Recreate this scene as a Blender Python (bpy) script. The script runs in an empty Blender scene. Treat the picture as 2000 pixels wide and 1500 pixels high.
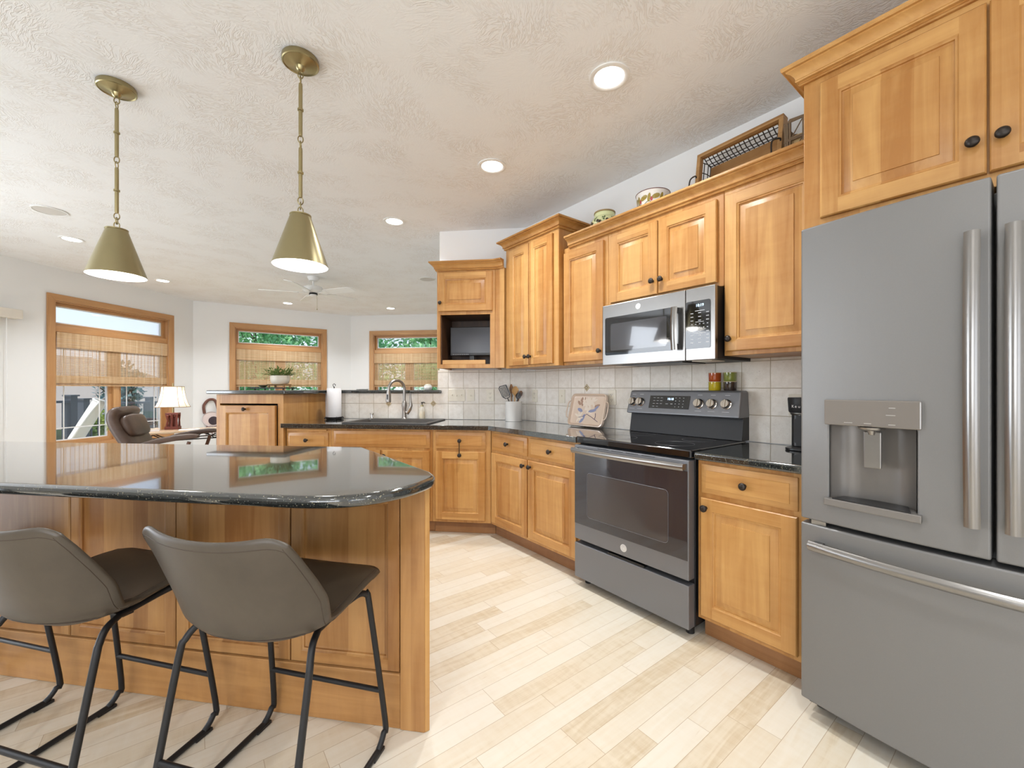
import bpy, bmesh, math, random
from mathutils import Vector, Matrix
random.seed(7)
S = bpy.context.scene
COL = S.collection
R = math.radians
CEIL = 2.74

# ---------------------------------------------------------------- camera
cam_data = bpy.data.cameras.new('camera')
cam_data.sensor_fit = 'HORIZONTAL'
cam_data.sensor_width = 36.0
cam_data.lens = 820.0 / 2000.0 * 36.0
cam_data.shift_y = 0.004
cam_data.clip_start = 0.05
cam = bpy.data.objects.new('camera', cam_data)
cam.location = (0, 0, 1.21)
cam.rotation_euler = (R(90), 0, 0)
COL.objects.link(cam)
S.camera = cam

# ---------------------------------------------------------------- view, world, sun, large daylight and fill areas
S.view_settings.view_transform = 'Standard'
S.view_settings.look = 'None'
S.view_settings.exposure = 0.28
S.view_settings.gamma = 1.0
S.view_settings.use_curve_mapping = False
S.cycles.use_denoising = True
S.cycles.max_bounces = 8
S.cycles.diffuse_bounces = 5
S.cycles.transparent_max_bounces = 16
S.cycles.caustics_reflective = False
S.cycles.caustics_refractive = False
S.cycles.sample_clamp_indirect = 6.0

world = bpy.data.worlds.new('world')
S.world = world
world.use_nodes = True
wn = world.node_tree
wn.nodes.clear()
w_out = wn.nodes.new('ShaderNodeOutputWorld')
w_bg = wn.nodes.new('ShaderNodeBackground')
w_tc = wn.nodes.new('ShaderNodeTexCoord')
w_sep = wn.nodes.new('ShaderNodeSeparateXYZ')
w_ramp = wn.nodes.new('ShaderNodeValToRGB')
w_ramp.color_ramp.elements[0].position = 0.0
w_ramp.color_ramp.elements[0].color = (0.86, 0.92, 1.0, 1)
w_ramp.color_ramp.elements[1].position = 0.5
w_ramp.color_ramp.elements[1].color = (0.30, 0.50, 0.95, 1)
wn.links.new(w_tc.outputs['Generated'], w_sep.inputs[0])
wn.links.new(w_sep.outputs['Z'], w_ramp.inputs[0])
wn.links.new(w_ramp.outputs[0], w_bg.inputs[0])
w_bg.inputs[1].default_value = 1.1
wn.links.new(w_bg.outputs[0], w_out.inputs[0])

sun_data = bpy.data.lights.new('sun', 'SUN')
sun_data.energy = 5.0
sun_data.angle = R(2)
sun_data.color = (1.0, 0.95, 0.86)
sun = bpy.data.objects.new('sun', sun_data)
sun.rotation_euler = Vector((0.12, 0.36, -0.92)).to_track_quat('-Z', 'Y').to_euler()
COL.objects.link(sun)


def area_light(name, loc, direction, sx, sy, power, color=(1, 1, 1), spread=180):
    d = bpy.data.lights.new(name, 'AREA')
    d.shape = 'RECTANGLE'
    d.size, d.size_y = sx, sy
    d.energy = power
    d.color = color
    d.spread = R(spread)
    o = bpy.data.objects.new(name, d)
    o.location = loc
    o.rotation_euler = Vector(direction).to_track_quat('-Z', 'Z').to_euler()
    COL.objects.link(o)
    return o


# fill lamps added unseen behind the camera; daylight by the left patio door
area_light('fill_rear_left', (-1.6, -2.85, 1.55), (0, 1, -0.05), 2.6, 1.6, 56, (0.95, 0.97, 1.0))
area_light('fill_rear_right', (1.6, -2.85, 1.35), (0, 1, 0), 1.7, 2.0, 18, (0.93, 0.96, 1.0))
area_light('daylight_patio_door', (-5.85, 1.6, 1.25), (1, 0.12, 0.12), 2.4, 2.0, 100, (0.84, 0.91, 1.0))

# ---------------------------------------------------------------- frames of the three cabinet directions
AA, AB, AI = R(-52.5), R(-7.0), R(-9.0)


def frame(rz):
    return Vector((math.cos(rz), math.sin(rz))), Vector((-math.sin(rz), math.cos(rz)))


eA, nA = frame(AA)
eB, nB = frame(AB)
eI, nI = frame(AI)


def PA(u, d, z=0.0):
    p = eA * u + nA * d
    return Vector((p.x, p.y, z))


def PB(x, y, z=0.0):
    p = eB * x + nB * y
    return Vector((p.x, p.y, z))


def at_ceiling(px, py, z=CEIL):
    y = (z - 1.21) * 820.0 / (758 - py)
    return Vector(((px - 1000) / 820.0 * y, y, z))


# ---------------------------------------------------------------- mesh builder
class MB:
    def __init__(self):
        self.v, self.f, self.m, self.c = [], [], [], 0

    def mat(self, i):
        self.c = i
        return self

    def add(self, vs, fs, xf=None):
        o = len(self.v)
        for p in vs:
            p = Vector(p)
            if xf is not None:
                p = xf @ p
            self.v.append(p)
        for f in fs:
            self.f.append([i + o for i in f])
            self.m.append(self.c)
        return self

    def box(self, x0, x1, y0, y1, z0, z1, xf=None):
        vs = [(x, y, z) for z in (z0, z1) for y in (y0, y1) for x in (x0, x1)]
        return self.add(vs, [(0, 2, 3, 1), (4, 5, 7, 6), (0, 1, 5, 4), (2, 6, 7, 3), (0, 4, 6, 2), (1, 3, 7, 5)], xf)

    def prism(self, poly, z0, z1, xf=None):
        n = len(poly)
        a = sum(poly[i][0] * poly[(i + 1) % n][1] - poly[(i + 1) % n][0] * poly[i][1] for i in range(n))
        if a < 0:
            poly = poly[::-1]
        vs = [(p[0], p[1], z0) for p in poly] + [(p[0], p[1], z1) for p in poly]
        fs = [tuple(range(n - 1, -1, -1)), tuple(range(n, 2 * n))]
        fs += [(i, (i + 1) % n, n + (i + 1) % n, n + i) for i in range(n)]
        return self.add(vs, fs, xf)

    def lathe(self, prof, n=24, xf=None, caps=True):
        vs, fs = [], []
        for r, z in prof:
            for k in range(n):
                a = 2 * math.pi * k / n
                vs.append((r * math.cos(a), r * math.sin(a), z))
        for j in range(len(prof) - 1):
            for k in range(n):
                k2 = (k + 1) % n
                fs.append((j * n + k, j * n + k2, (j + 1) * n + k2, (j + 1) * n + k))
        if caps:
            if prof[0][0] > 1e-5:
                fs.append(tuple(range(n - 1, -1, -1)))
            if prof[-1][0] > 1e-5:
                fs.append(tuple(range((len(prof) - 1) * n, len(prof) * n)))
        return self.add(vs, fs, xf)

    def tube(self, path, r, n=8, closed=False, xf=None):
        P = [Vector(p) for p in path]
        N = len(P)
        rs = r if isinstance(r, (list, tuple)) else [r] * N
        tang = []
        for i in range(N):
            a = P[(i - 1) % N] if (closed or i > 0) else P[i]
            b = P[(i + 1) % N] if (closed or i < N - 1) else P[i]
            tang.append((b - a).normalized())
        ref = Vector((0, 0, 1)) if abs(tang[0].z) < 0.9 else Vector((1, 0, 0))
        u = tang[0].cross(ref).normalized()
        vs, fs = [], []
        for i in range(N):
            u = (u - tang[i] * u.dot(tang[i])).normalized()
            w = tang[i].cross(u)
            for k in range(n):
                a = 2 * math.pi * k / n
                vs.append(P[i] + (u * math.cos(a) + w * math.sin(a)) * rs[i])
        for i in range(N if closed else N - 1):
            j = (i + 1) % N
            for k in range(n):
                k2 = (k + 1) % n
                fs.append((i * n + k, i * n + k2, j * n + k2, j * n + k))
        if not closed:
            fs.append(tuple(range(n - 1, -1, -1)))
            fs.append(tuple(range((N - 1) * n, N * n)))
        return self.add(vs, fs, xf)

    def cyl(self, p0, p1, r, n=16, xf=None):
        return self.tube([p0, p1], r, n, xf=xf)

    def bar(self, p0, p1, w, t, xf=None):
        """a square bar from p0 to p1, w wide and t thick"""
        p0, p1 = Vector(p0), Vector(p1)
        d = (p1 - p0).normalized()
        ref = Vector((0, 0, 1)) if abs(d.z) < 0.9 else Vector((0, 1, 0))
        u = d.cross(ref).normalized() * w / 2
        k = u.cross(d).normalized() * t / 2
        vs = [p + a * u + b * k for p in (p0, p1) for a, b in ((-1, -1), (1, -1), (1, 1), (-1, 1))]
        return self.add(vs, [(0, 1, 2, 3), (7, 6, 5, 4), (0, 4, 5, 1), (1, 5, 6, 2), (2, 6, 7, 3), (3, 7, 4, 0)], xf)

    def grid(self, fn, nu, nv, xf=None):
        vs = [fn(i / nu, j / nv) for j in range(nv + 1) for i in range(nu + 1)]
        w = nu + 1
        return self.add(vs, [(j * w + i, j * w + i + 1, (j + 1) * w + i + 1, (j + 1) * w + i) for j in range(nv) for i in range(nu)], xf)

    def rings(self, loops, cap0=True, cap1=True, xf=None):
        n = len(loops[0])
        vs = [p for l in loops for p in l]
        fs = []
        for j in range(len(loops) - 1):
            for k in range(n):
                k2 = (k + 1) % n
                fs.append((j * n + k, j * n + k2, (j + 1) * n + k2, (j + 1) * n + k))
        if cap0:
            fs.append(tuple(range(n - 1, -1, -1)))
        if cap1:
            fs.append(tuple(range((len(loops) - 1) * n, len(loops) * n)))
        return self.add(vs, fs, xf)

    def sweep(self, prof, path, xf=None):
        """profile (out, z) swept along an open 2D path; out is to the right of the path's direction"""
        P = [Vector(p) for p in path]
        N = len(P)
        vs, fs, n = [], [], len(prof)
        for i in range(N):
            d0 = (P[i] - P[i - 1]).normalized() if i > 0 else None
            d1 = (P[i + 1] - P[i]).normalized() if i < N - 1 else None
            d0 = d0 if d0 is not None else d1
            d1 = d1 if d1 is not None else d0
            n0, n1 = Vector((d0.y, -d0.x)), Vector((d1.y, -d1.x))
            m = (n0 + n1).normalized()
            m = m / max(0.3, m.dot(n0))
            for o, z in prof:
                q = P[i] + m * o
                vs.append((q.x, q.y, z))
        for i in range(N - 1):
            for k in range(n):
                k2 = (k + 1) % n
                fs.append((i * n + k, (i + 1) * n + k, (i + 1) * n + k2, i * n + k2))
        fs.append(tuple(range(n)))
        fs.append(tuple(range(N * n - 1, (N - 1) * n - 1, -1)))
        return self.add(vs, fs, xf)


def obj(name, mb, mats, parent=None, loc=None, rz=None, bevel=0.0, smooth=None, sub=0, solid=0.0, seg=2, fix=True, harden=False):
    me = bpy.data.meshes.new(name)
    me.from_pydata([tuple(p) for p in mb.v], [], mb.f)
    if not isinstance(mats, (list, tuple)):
        mats = [mats]
    for m in mats:
        me.materials.append(m)
    me.polygons.foreach_set('material_index', mb.m)
    if fix:
        bm = bmesh.new()
        bm.from_mesh(me)
        bmesh.ops.recalc_face_normals(bm, faces=bm.faces)
        bm.to_mesh(me)
        bm.free()
    me.update()
    if smooth is not None:
        me.polygons.foreach_set('use_smooth', [True] * len(me.polygons))
        if smooth < 180:
            me.set_sharp_from_angle(angle=R(smooth))
    o = bpy.data.objects.new(name, me)
    COL.objects.link(o)
    if parent is not None:
        o.parent = parent
    if loc is not None:
        o.location = loc
    if rz is not None:
        o.rotation_euler = (0, 0, rz)
    if solid:
        md = o.modifiers.new('solid', 'SOLIDIFY')
        md.thickness = solid
        md.offset = -1
    if bevel:
        md = o.modifiers.new('bevel', 'BEVEL')
        md.width = bevel
        md.segments = seg
        md.limit_method = 'ANGLE'
        md.angle_limit = R(40)
        md.harden_normals = harden
    if sub:
        md = o.modifiers.new('sub', 'SUBSURF')
        md.levels = sub
        md.render_levels = sub
    return o


def tag(o, label, cat, group=None):
    o['label'] = label
    o['category'] = cat
    if group:
        o['group'] = group
    return o


def structure(o, label=None):
    o['kind'] = 'structure'
    if label:
        o['label'] = label
    return o


def thing(name, label, cat, loc=(0, 0, 0), rz=0.0, group=None):
    o = bpy.data.objects.new(name, None)
    o.empty_display_size = 0.1
    COL.objects.link(o)
    o.location = loc
    o.rotation_euler = (0, 0, rz)
    return tag(o, label, cat, group)


def dup(root, loc=None, rz=None, label=None):
    r = root.copy()
    COL.objects.link(r)
    if loc is not None:
        r.location = loc
    if rz is not None:
        r.rotation_euler = (0, 0, rz)
    if label:
        r['label'] = label
    for ch in list(root.children):
        c = ch.copy()
        COL.objects.link(c)
        c.parent = r
        for g in list(ch.children):
            d = g.copy()
            COL.objects.link(d)
            d.parent = c
    return r


def text_part(name, s, size, m, parent, loc, rot, align='CENTER'):
    cu = bpy.data.curves.new(name, 'FONT')
    cu.body = s
    cu.size = size
    cu.align_x = align
    cu.align_y = 'CENTER'
    cu.extrude = 0.0004
    tmp = bpy.data.objects.new(name + '_curve', cu)
    COL.objects.link(tmp)
    bpy.context.view_layer.update()
    dg = bpy.context.evaluated_depsgraph_get()
    me = bpy.data.meshes.new_from_object(tmp.evaluated_get(dg))
    bpy.data.objects.remove(tmp)
    me.materials.clear()
    me.materials.append(m)
    o = bpy.data.objects.new(name, me)
    COL.objects.link(o)
    o.parent = parent
    o.location = loc
    o.rotation_euler = rot
    return o


def rect_loop(x0, x1, z0, z1, y, i=0.0):
    return [(x0 + i, y, z0 + i), (x1 - i, y, z0 + i), (x1 - i, y, z1 - i), (x0 + i, y, z1 - i)]


def rrect(x0, x1, y0, y1, r, n=5):
    """rounded rectangle, counter-clockwise 2D points"""
    out = []
    for cx, cy, a0 in ((x1 - r, y1 - r, 0), (x0 + r, y1 - r, 90), (x0 + r, y0 + r, 180), (x1 - r, y0 + r, 270)):
        for k in range(n + 1):
            a = R(a0 + 90 * k / n)
            out.append((cx + r * math.cos(a), cy + r * math.sin(a)))
    return out


def catmull(pts, n=6):
    P = [Vector(p) for p in pts]
    out = []
    for i in range(len(P) - 1):
        a = P[i - 1] if i > 0 else P[i]
        b, c = P[i], P[i + 1]
        d = P[i + 2] if i + 2 < len(P) else P[i + 1]
        for k in range(n):
            t = k / n
            out.append(0.5 * ((2 * b) + (c - a) * t + (2 * a - 5 * b + 4 * c - d) * t * t + (3 * b - a - 3 * c + d) * t ** 3))
    out.append(P[-1])
    return out


# rotation that turns a lathe's +z axis towards -y (out of a cabinet front)
TO_FRONT = Matrix.Rotation(R(90), 4, 'X')


def T(x, y, z):
    return Matrix.Translation((x, y, z))

# ---------------------------------------------------------------- materials
def lin(c):
    return tuple(((v / 255.0) / 12.92 if v <= 10 else ((v / 255.0 + 0.055) / 1.055) ** 2.4) for v in c) + (1.0,)


class NT:
    def __init__(self, name):
        self.mat = bpy.data.materials.new(name)
        self.mat.use_nodes = True
        self.t = self.mat.node_tree
        self.t.nodes.clear()
        self.out = self.t.nodes.new('ShaderNodeOutputMaterial')

    def n(self, kind, ins=None, **props):
        nd = self.t.nodes.new(kind)
        for k, v in props.items():
            setattr(nd, k, v)
        for k, v in (ins or {}).items():
            self.set(nd.inputs[k], v)
        return nd

    def set(self, sock, v):
        if isinstance(v, bpy.types.NodeSocket):
            self.t.links.new(v, sock)
        elif isinstance(v, bpy.types.Node):
            self.t.links.new(v.outputs[0], sock)
        else:
            sock.default_value = v

    def math(self, op, a, b=0.0, c=0.0):
        nd = self.t.nodes.new('ShaderNodeMath')
        nd.operation = op
        for i, v in enumerate((a, b, c)):
            self.set(nd.inputs[i], v)
        return nd.outputs[0]

    def mix(self, fac, a, b, mode='MIX'):
        nd = self.t.nodes.new('ShaderNodeMix')
        nd.data_type = 'RGBA'
        nd.blend_type = mode
        self.set(nd.inputs[0], fac)
        self.set(nd.inputs[6], a)
        self.set(nd.inputs[7], b)
        return nd.outputs[2]

    def ramp(self, fac, stops):
        nd = self.t.nodes.new('ShaderNodeValToRGB')
        e = nd.color_ramp.elements
        while len(e) < len(stops):
            e.new(0.5)
        for i, (p, c) in enumerate(stops):
            e[i].position = p
            e[i].color = c if len(c) == 4 else tuple(c) + (1,)
        self.set(nd.inputs[0], fac)
        return nd.outputs[0]

    def coords(self, scale=(1, 1, 1), rot=(0, 0, 0), kind='Object', seed=True):
        tc = self.n('ShaderNodeTexCoord')
        v = tc.outputs[kind]
        mp = self.n('ShaderNodeMapping', {'Vector': v, 'Scale': scale, 'Rotation': rot})
        return mp.outputs[0]

    def noise(self, vec, scale=5.0, detail=4.0, rough=0.5, dist=0.0, color=False):
        nd = self.n('ShaderNodeTexNoise', {'Vector': vec, 'Scale': scale, 'Detail': detail, 'Roughness': rough, 'Distortion': dist})
        return nd.outputs[1 if color else 0]

    def bump(self, h, strength=0.2, dist=0.01):
        return self.n('ShaderNodeBump', {'Height': h, 'Strength': strength, 'Distance': dist}).outputs[0]

    def pbr(self, color, rough=0.5, metal=0.0, normal=None, **kw):
        b = self.n('ShaderNodeBsdfPrincipled')
        self.set(b.inputs['Base Color'], color)
        self.set(b.inputs['Roughness'], rough)
        self.set(b.inputs['Metallic'], metal)
        if normal is not None:
            self.set(b.inputs['Normal'], normal)
        for k, v in kw.items():
            self.set(b.inputs[k.replace('_', ' ')], v)
        self.t.links.new(b.outputs[0], self.out.inputs[0])
        return self.mat


def plain(name, c, rough=0.5, metal=0.0, vary=0.03, scale=30.0, **kw):
    t = NT(name)
    col = lin(c)
    nz = t.noise(t.coords(), scale, 3.0)
    f = t.math('MULTIPLY_ADD', nz, 2 * vary, 1 - vary)
    hsv = t.n('ShaderNodeHueSaturation', {'Color': col, 'Value': f})
    return t.pbr(hsv.outputs[0], rough, metal, **kw)


def deep(c, k=0.84):
    return tuple(v * k for v in lin(c)[:3]) + (1.0,)


def wood(name, light, dark, axis='z', rough=0.40, boards=0.085, figure=0.5, contrast=1.0):
    t = NT(name)
    tc = t.n('ShaderNodeTexCoord').outputs['Object']
    oi = t.n('ShaderNodeObjectInfo').outputs['Random']
    off = t.n('ShaderNodeCombineXYZ', {'X': t.math('MULTIPLY', oi, 17.3), 'Y': t.math('MULTIPLY', oi, 9.1), 'Z': t.math('MULTIPLY', oi, 5.7)})
    sp = t.n('ShaderNodeSeparateXYZ', {'Vector': tc})
    along, across = (2, 0) if axis == 'z' else (0, 2)
    if axis == 'y':
        along, across = 1, 0
    # glued-up boards of differing tone
    wob = t.noise(tc, 1.3, 2.0)
    cell = t.math('FLOOR', t.math('DIVIDE', t.math('ADD', sp.outputs[across], t.math('MULTIPLY', oi, 3.0)), boards))
    bt = t.n('ShaderNodeTexWhiteNoise', {'W': t.math('ADD', cell, t.math('MULTIPLY', oi, 50.0))}, noise_dimensions='1D').outputs[0]
    s = [9.0, 9.0, 9.0]
    s[along] = 0.9
    mp = t.n('ShaderNodeMapping', {'Vector': t.n('ShaderNodeVectorMath', {0: tc, 1: off.outputs[0]}, operation='ADD').outputs[0], 'Scale': s}).outputs[0]
    g1 = t.noise(mp, 1.6, 5.0, 0.55, 1.2)
    s2 = [70.0, 70.0, 70.0]
    s2[along] = 2.2
    mp2 = t.n('ShaderNodeMapping', {'Vector': t.n('ShaderNodeVectorMath', {0: tc, 1: off.outputs[0]}, operation='ADD').outputs[0], 'Scale': s2}).outputs[0]
    g2 = t.noise(mp2, 1.0, 4.0, 0.6)
    s3 = [3.0, 3.0, 3.0]
    s3[along] = 11.0
    mp3 = t.n('ShaderNodeMapping', {'Vector': tc, 'Scale': s3}).outputs[0]
    curl = t.noise(mp3, 1.6, 3.0, 0.55, 0.6)
    v = t.math('ADD', t.math('MULTIPLY', g1, 0.75), t.math('MULTIPLY', g2, 0.22))
    v = t.math('ADD', v, t.math('MULTIPLY', t.math('SUBTRACT', bt, 0.5), 0.34 * contrast))
    v = t.math('ADD', v, t.math('MULTIPLY', t.math('SUBTRACT', curl, 0.5), figure * 0.5))
    lo, hi = 0.5 - 0.23 / contrast, 0.5 + 0.23 / contrast
    col = t.ramp(v, [(max(lo, 0.0), deep(dark)), (min(hi, 1.0), deep(light))])
    bmp = t.bump(g2, 0.03, 0.002)
    return t.pbr(col, rough, 0.0, bmp, Coat_Weight=0.15, Coat_Roughness=0.25)


LT, DK = (214, 164, 98), (178, 121, 58)
wood_v = wood('alder_vertical', LT, DK, 'z')
wood_h = wood('alder_horizontal', LT, DK, 'x')
wood_toe = wood('alder_toe', (178, 130, 84), (140, 95, 58), 'x')
wood_win = wood('window_oak', (212, 164, 112), (188, 136, 86), 'z', 0.4, 5.0, 0.2)
wood_win_h = wood('window_oak_horizontal', (212, 164, 112), (188, 136, 86), 'x', 0.4, 5.0, 0.2)
wood_isl = wood('island_panel_alder_shaded', (200, 150, 92), (160, 108, 58), 'z', 0.36, 0.07, 0.3)  # cabinet alder toned darker: the island's shade is put into the colour
wood_isl_h = wood('island_rail_alder_shaded', (200, 148, 90), (156, 104, 54), 'x', 0.36, 3.0, 0.8)
wood_tray = wood('tray_wood', (204, 160, 104), (164, 120, 70), 'x', 0.6)

steel = plain('brushed_steel', (148, 146, 144), 0.28, 1.0, 0.02)
steel_dark = plain('slate_steel', (124, 125, 129), 0.42, 0.55, 0.02, 300)
slate = plain('slate_finish', (122, 121, 120), 0.42, 0.35, 0.05, 500)
slate_body = plain('slate_body', (74, 73, 72), 0.5, 0.2)
knob_steel = plain('knob_steel', (196, 190, 182), 0.17, 1.0, 0.0)
chrome = plain('polished_chrome', (205, 205, 205), 0.1, 1.0, 0.0)
nickel = plain('satin_nickel', (158, 155, 151), 0.34, 1.0, 0.02)
bronze = plain('oil_rubbed_bronze', (52, 46, 42), 0.38, 0.6, 0.1, 60)
brass = plain('antique_brass', (166, 154, 116), 0.30, 1.0, 0.05, 12)
brass_shade = plain('aged_brass_shade', (160, 150, 116), 0.33, 1.0, 0.08, 9)
black_metal = plain('black_metal', (34, 34, 36), 0.45, 0.3)
black_plastic = plain('black_plastic', (24, 24, 26), 0.35)
black_glass = plain('black_glass', (14, 14, 16), 0.05, 0.0, 0.0, Coat_Weight=0.6, Coat_Roughness=0.02)
oven_glass = plain('oven_glass', (40, 40, 46), 0.06, 0.0, 0.0, Coat_Weight=1.0, Coat_Roughness=0.03)
oven_inner = plain('oven_inner_window', (62, 58, 58), 0.12, 0.0, 0.05, 3.0, Coat_Weight=0.8, Coat_Roughness=0.03)
white_paint = plain('white_paint', (232, 232, 230), 0.5)
white_vinyl = plain('white_vinyl', (236, 238, 240), 0.35)
white_ceramic = plain('white_ceramic', (238, 236, 232), 0.2, 0.0, 0.01)
white_plastic = plain('white_plastic', (230, 224, 208), 0.35)
paper_white = plain('paper_white', (240, 241, 244), 0.9, 0.0, 0.03, 80)
slot_dark = plain('outlet_slot', (50, 46, 42), 0.6)
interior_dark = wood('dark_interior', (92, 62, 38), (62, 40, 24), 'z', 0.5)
screen_mat = plain('screen_black', (44, 46, 54), 0.22, 0.0, 0.0)
sink_mat = plain('composite_sink', (58, 56, 54), 0.5, 0.0, 0.1, 200)
steel_logo = plain('logo_silver', (214, 214, 214), 0.35, 0.7)
mark_white = plain('printed_marks', (196, 198, 202), 0.5)


def emission(name, c, strength):
    t = NT(name)
    e = t.n('ShaderNodeEmission', {'Color': lin(c), 'Strength': strength})
    t.t.links.new(e.outputs[0], t.out.inputs[0])
    return t.mat


lamp_glow = emission('recessed_lamp_glow', (255, 252, 245), 9.0)
bulb_glow = emission('pendant_bulb_glow', (255, 247, 232), 12.0)
digit_glow = emission('clock_digits', (190, 225, 255), 3.0)


def glass_pane_mat():
    t = NT('window_glass')
    fr = t.n('ShaderNodeFresnel', {'IOR': 1.45})
    tr = t.n('ShaderNodeBsdfTransparent', {'Color': (0.96, 0.98, 0.98, 1)})
    gl = t.n('ShaderNodeBsdfGlossy', {'Color': (1, 1, 1, 1), 'Roughness': 0.02})
    mx = t.n('ShaderNodeMixShader', {0: t.math('MULTIPLY', fr.outputs[0], 0.6), 1: tr.outputs[0], 2: gl.outputs[0]})
    t.t.links.new(mx.outputs[0], t.out.inputs[0])
    return t.mat


window_glass = glass_pane_mat()


def clear_plastic_mat(name, c, k):
    t = NT(name)
    tr = t.n('ShaderNodeBsdfTransparent', {'Color': (0.97, 0.97, 0.95, 1)})
    gl = t.n('ShaderNodeBsdfPrincipled', {'Base Color': lin(c), 'Roughness': 0.1})
    mx = t.n('ShaderNodeMixShader', {0: k, 1: tr.outputs[0], 2: gl.outputs[0]})
    t.t.links.new(mx.outputs[0], t.out.inputs[0])
    return t.mat


clear_bottle = clear_plastic_mat('clear_bottle', (236, 234, 226), 0.35)


def granite():
    t = NT('dark_granite')
    co = t.coords()
    n1 = t.noise(co, 190.0, 3.0, 0.7)
    base = t.ramp(n1, [(0.42, lin((20, 24, 25))), (0.75, lin((66, 70, 68)))])
    vo = t.n('ShaderNodeTexVoronoi', {'Vector': co, 'Scale': 170.0})
    wn_ = t.n('ShaderNodeTexWhiteNoise', {'Vector': vo.outputs['Color']}).outputs[0]
    m1 = t.math('MULTIPLY', t.math('GREATER_THAN', wn_, 0.85), t.math('LESS_THAN', vo.outputs['Distance'], 0.34))
    col = t.mix(m1, base, lin((118, 114, 94)))
    vo2 = t.n('ShaderNodeTexVoronoi', {'Vector': co, 'Scale': 330.0})
    wn2 = t.n('ShaderNodeTexWhiteNoise', {'Vector': vo2.outputs['Color']}).outputs[0]
    m2 = t.math('MULTIPLY', t.math('GREATER_THAN', wn2, 0.93), t.math('LESS_THAN', vo2.outputs['Distance'], 0.3))
    col = t.mix(m2, col, lin((168, 172, 160)))
    return t.pbr(col, 0.10, 0.0, Coat_Weight=1.0, Coat_Roughness=0.03, IOR=1.7)


granite_mat = granite()


def floor_mat():
    t = NT('maple_floor')
    tc = t.n('ShaderNodeTexCoord').outputs['Object']
    sp = t.n('ShaderNodeSeparateXYZ', {'Vector': tc})
    W = 0.083
    vx = t.math('DIVIDE', sp.outputs[0], W)
    row = t.math('FLOOR', vx)
    rr = t.n('ShaderNodeTexWhiteNoise', {'W': row}, noise_dimensions='1D').outputs[0]
    L = t.math('MULTIPLY_ADD', rr, 0.5, 0.55)
    uy = t.math('DIVIDE', t.math('ADD', sp.outputs[1], t.math('MULTIPLY', rr, 37.0)), L)
    idx = t.math('FLOOR', uy)
    cv = t.n('ShaderNodeCombineXYZ', {'X': row, 'Y': idx, 'Z': 3.0})
    wn3 = t.n('ShaderNodeTexWhiteNoise', {'Vector': cv.outputs[0]})
    tone, tone2 = wn3.outputs[0], wn3.outputs[1]
    fx = t.math('FRACT', vx)
    ex = t.math('MULTIPLY', t.math('MINIMUM', fx, t.math('SUBTRACT', 1.0, fx)), W)
    fy = t.math('FRACT', uy)
    ey = t.math('MULTIPLY', t.math('MINIMUM', fy, t.math('SUBTRACT', 1.0, fy)), L)
    e = t.math('MINIMUM', ex, ey)
    seam = t.math('LESS_THAN', e, 0.0009)
    shift = t.n('ShaderNodeVectorMath', {0: tc, 1: t.n('ShaderNodeVectorMath', {0: tone2, 'Scale': 9.0}, operation='SCALE').outputs[0]}, operation='ADD').outputs[0]
    mp = t.n('ShaderNodeMapping', {'Vector': shift, 'Scale': (16, 1.6, 1)}).outputs[0]
    g1 = t.noise(mp, 1.6, 5.0, 0.55, 1.6)
    mp2 = t.n('ShaderNodeMapping', {'Vector': shift, 'Scale': (5, 26, 1)}).outputs[0]
    curl = t.noise(mp2, 1.5, 3.0, 0.5, 0.5)
    v = t.math('ADD', t.math('MULTIPLY', g1, 0.5), t.math('MULTIPLY', tone, 0.42))
    v = t.math('ADD', v, t.math('MULTIPLY', t.math('SUBTRACT', curl, 0.5), 0.25))
    col = t.ramp(v, [(0.12, deep((204, 182, 148))), (0.34, deep((228, 214, 190))), (0.62, deep((236, 227, 210))), (1.0, deep((242, 236, 224)))])
    # mineral streaks
    mp3 = t.n('ShaderNodeMapping', {'Vector': shift, 'Scale': (34, 3.0, 1)}).outputs[0]
    st = t.noise(mp3, 1.4, 3.0, 0.6, 0.6)
    stm = t.math('MULTIPLY', t.ramp(st, [(0.70, (0, 0, 0, 1)), (0.78, (1, 1, 1, 1))]), 0.45)
    col = t.mix(stm, col, lin((168, 132, 86)))
    col = t.mix(t.math('MULTIPLY', seam, 0.65), col, lin((150, 122, 86)))
    bmp = t.bump(t.math('SUBTRACT', 1.0, seam), 0.15, 0.002)
    return t.pbr(col, 0.36, 0.0, bmp, Coat_Weight=0.15, Coat_Roughness=0.25)


maple_floor = floor_mat()


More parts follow.
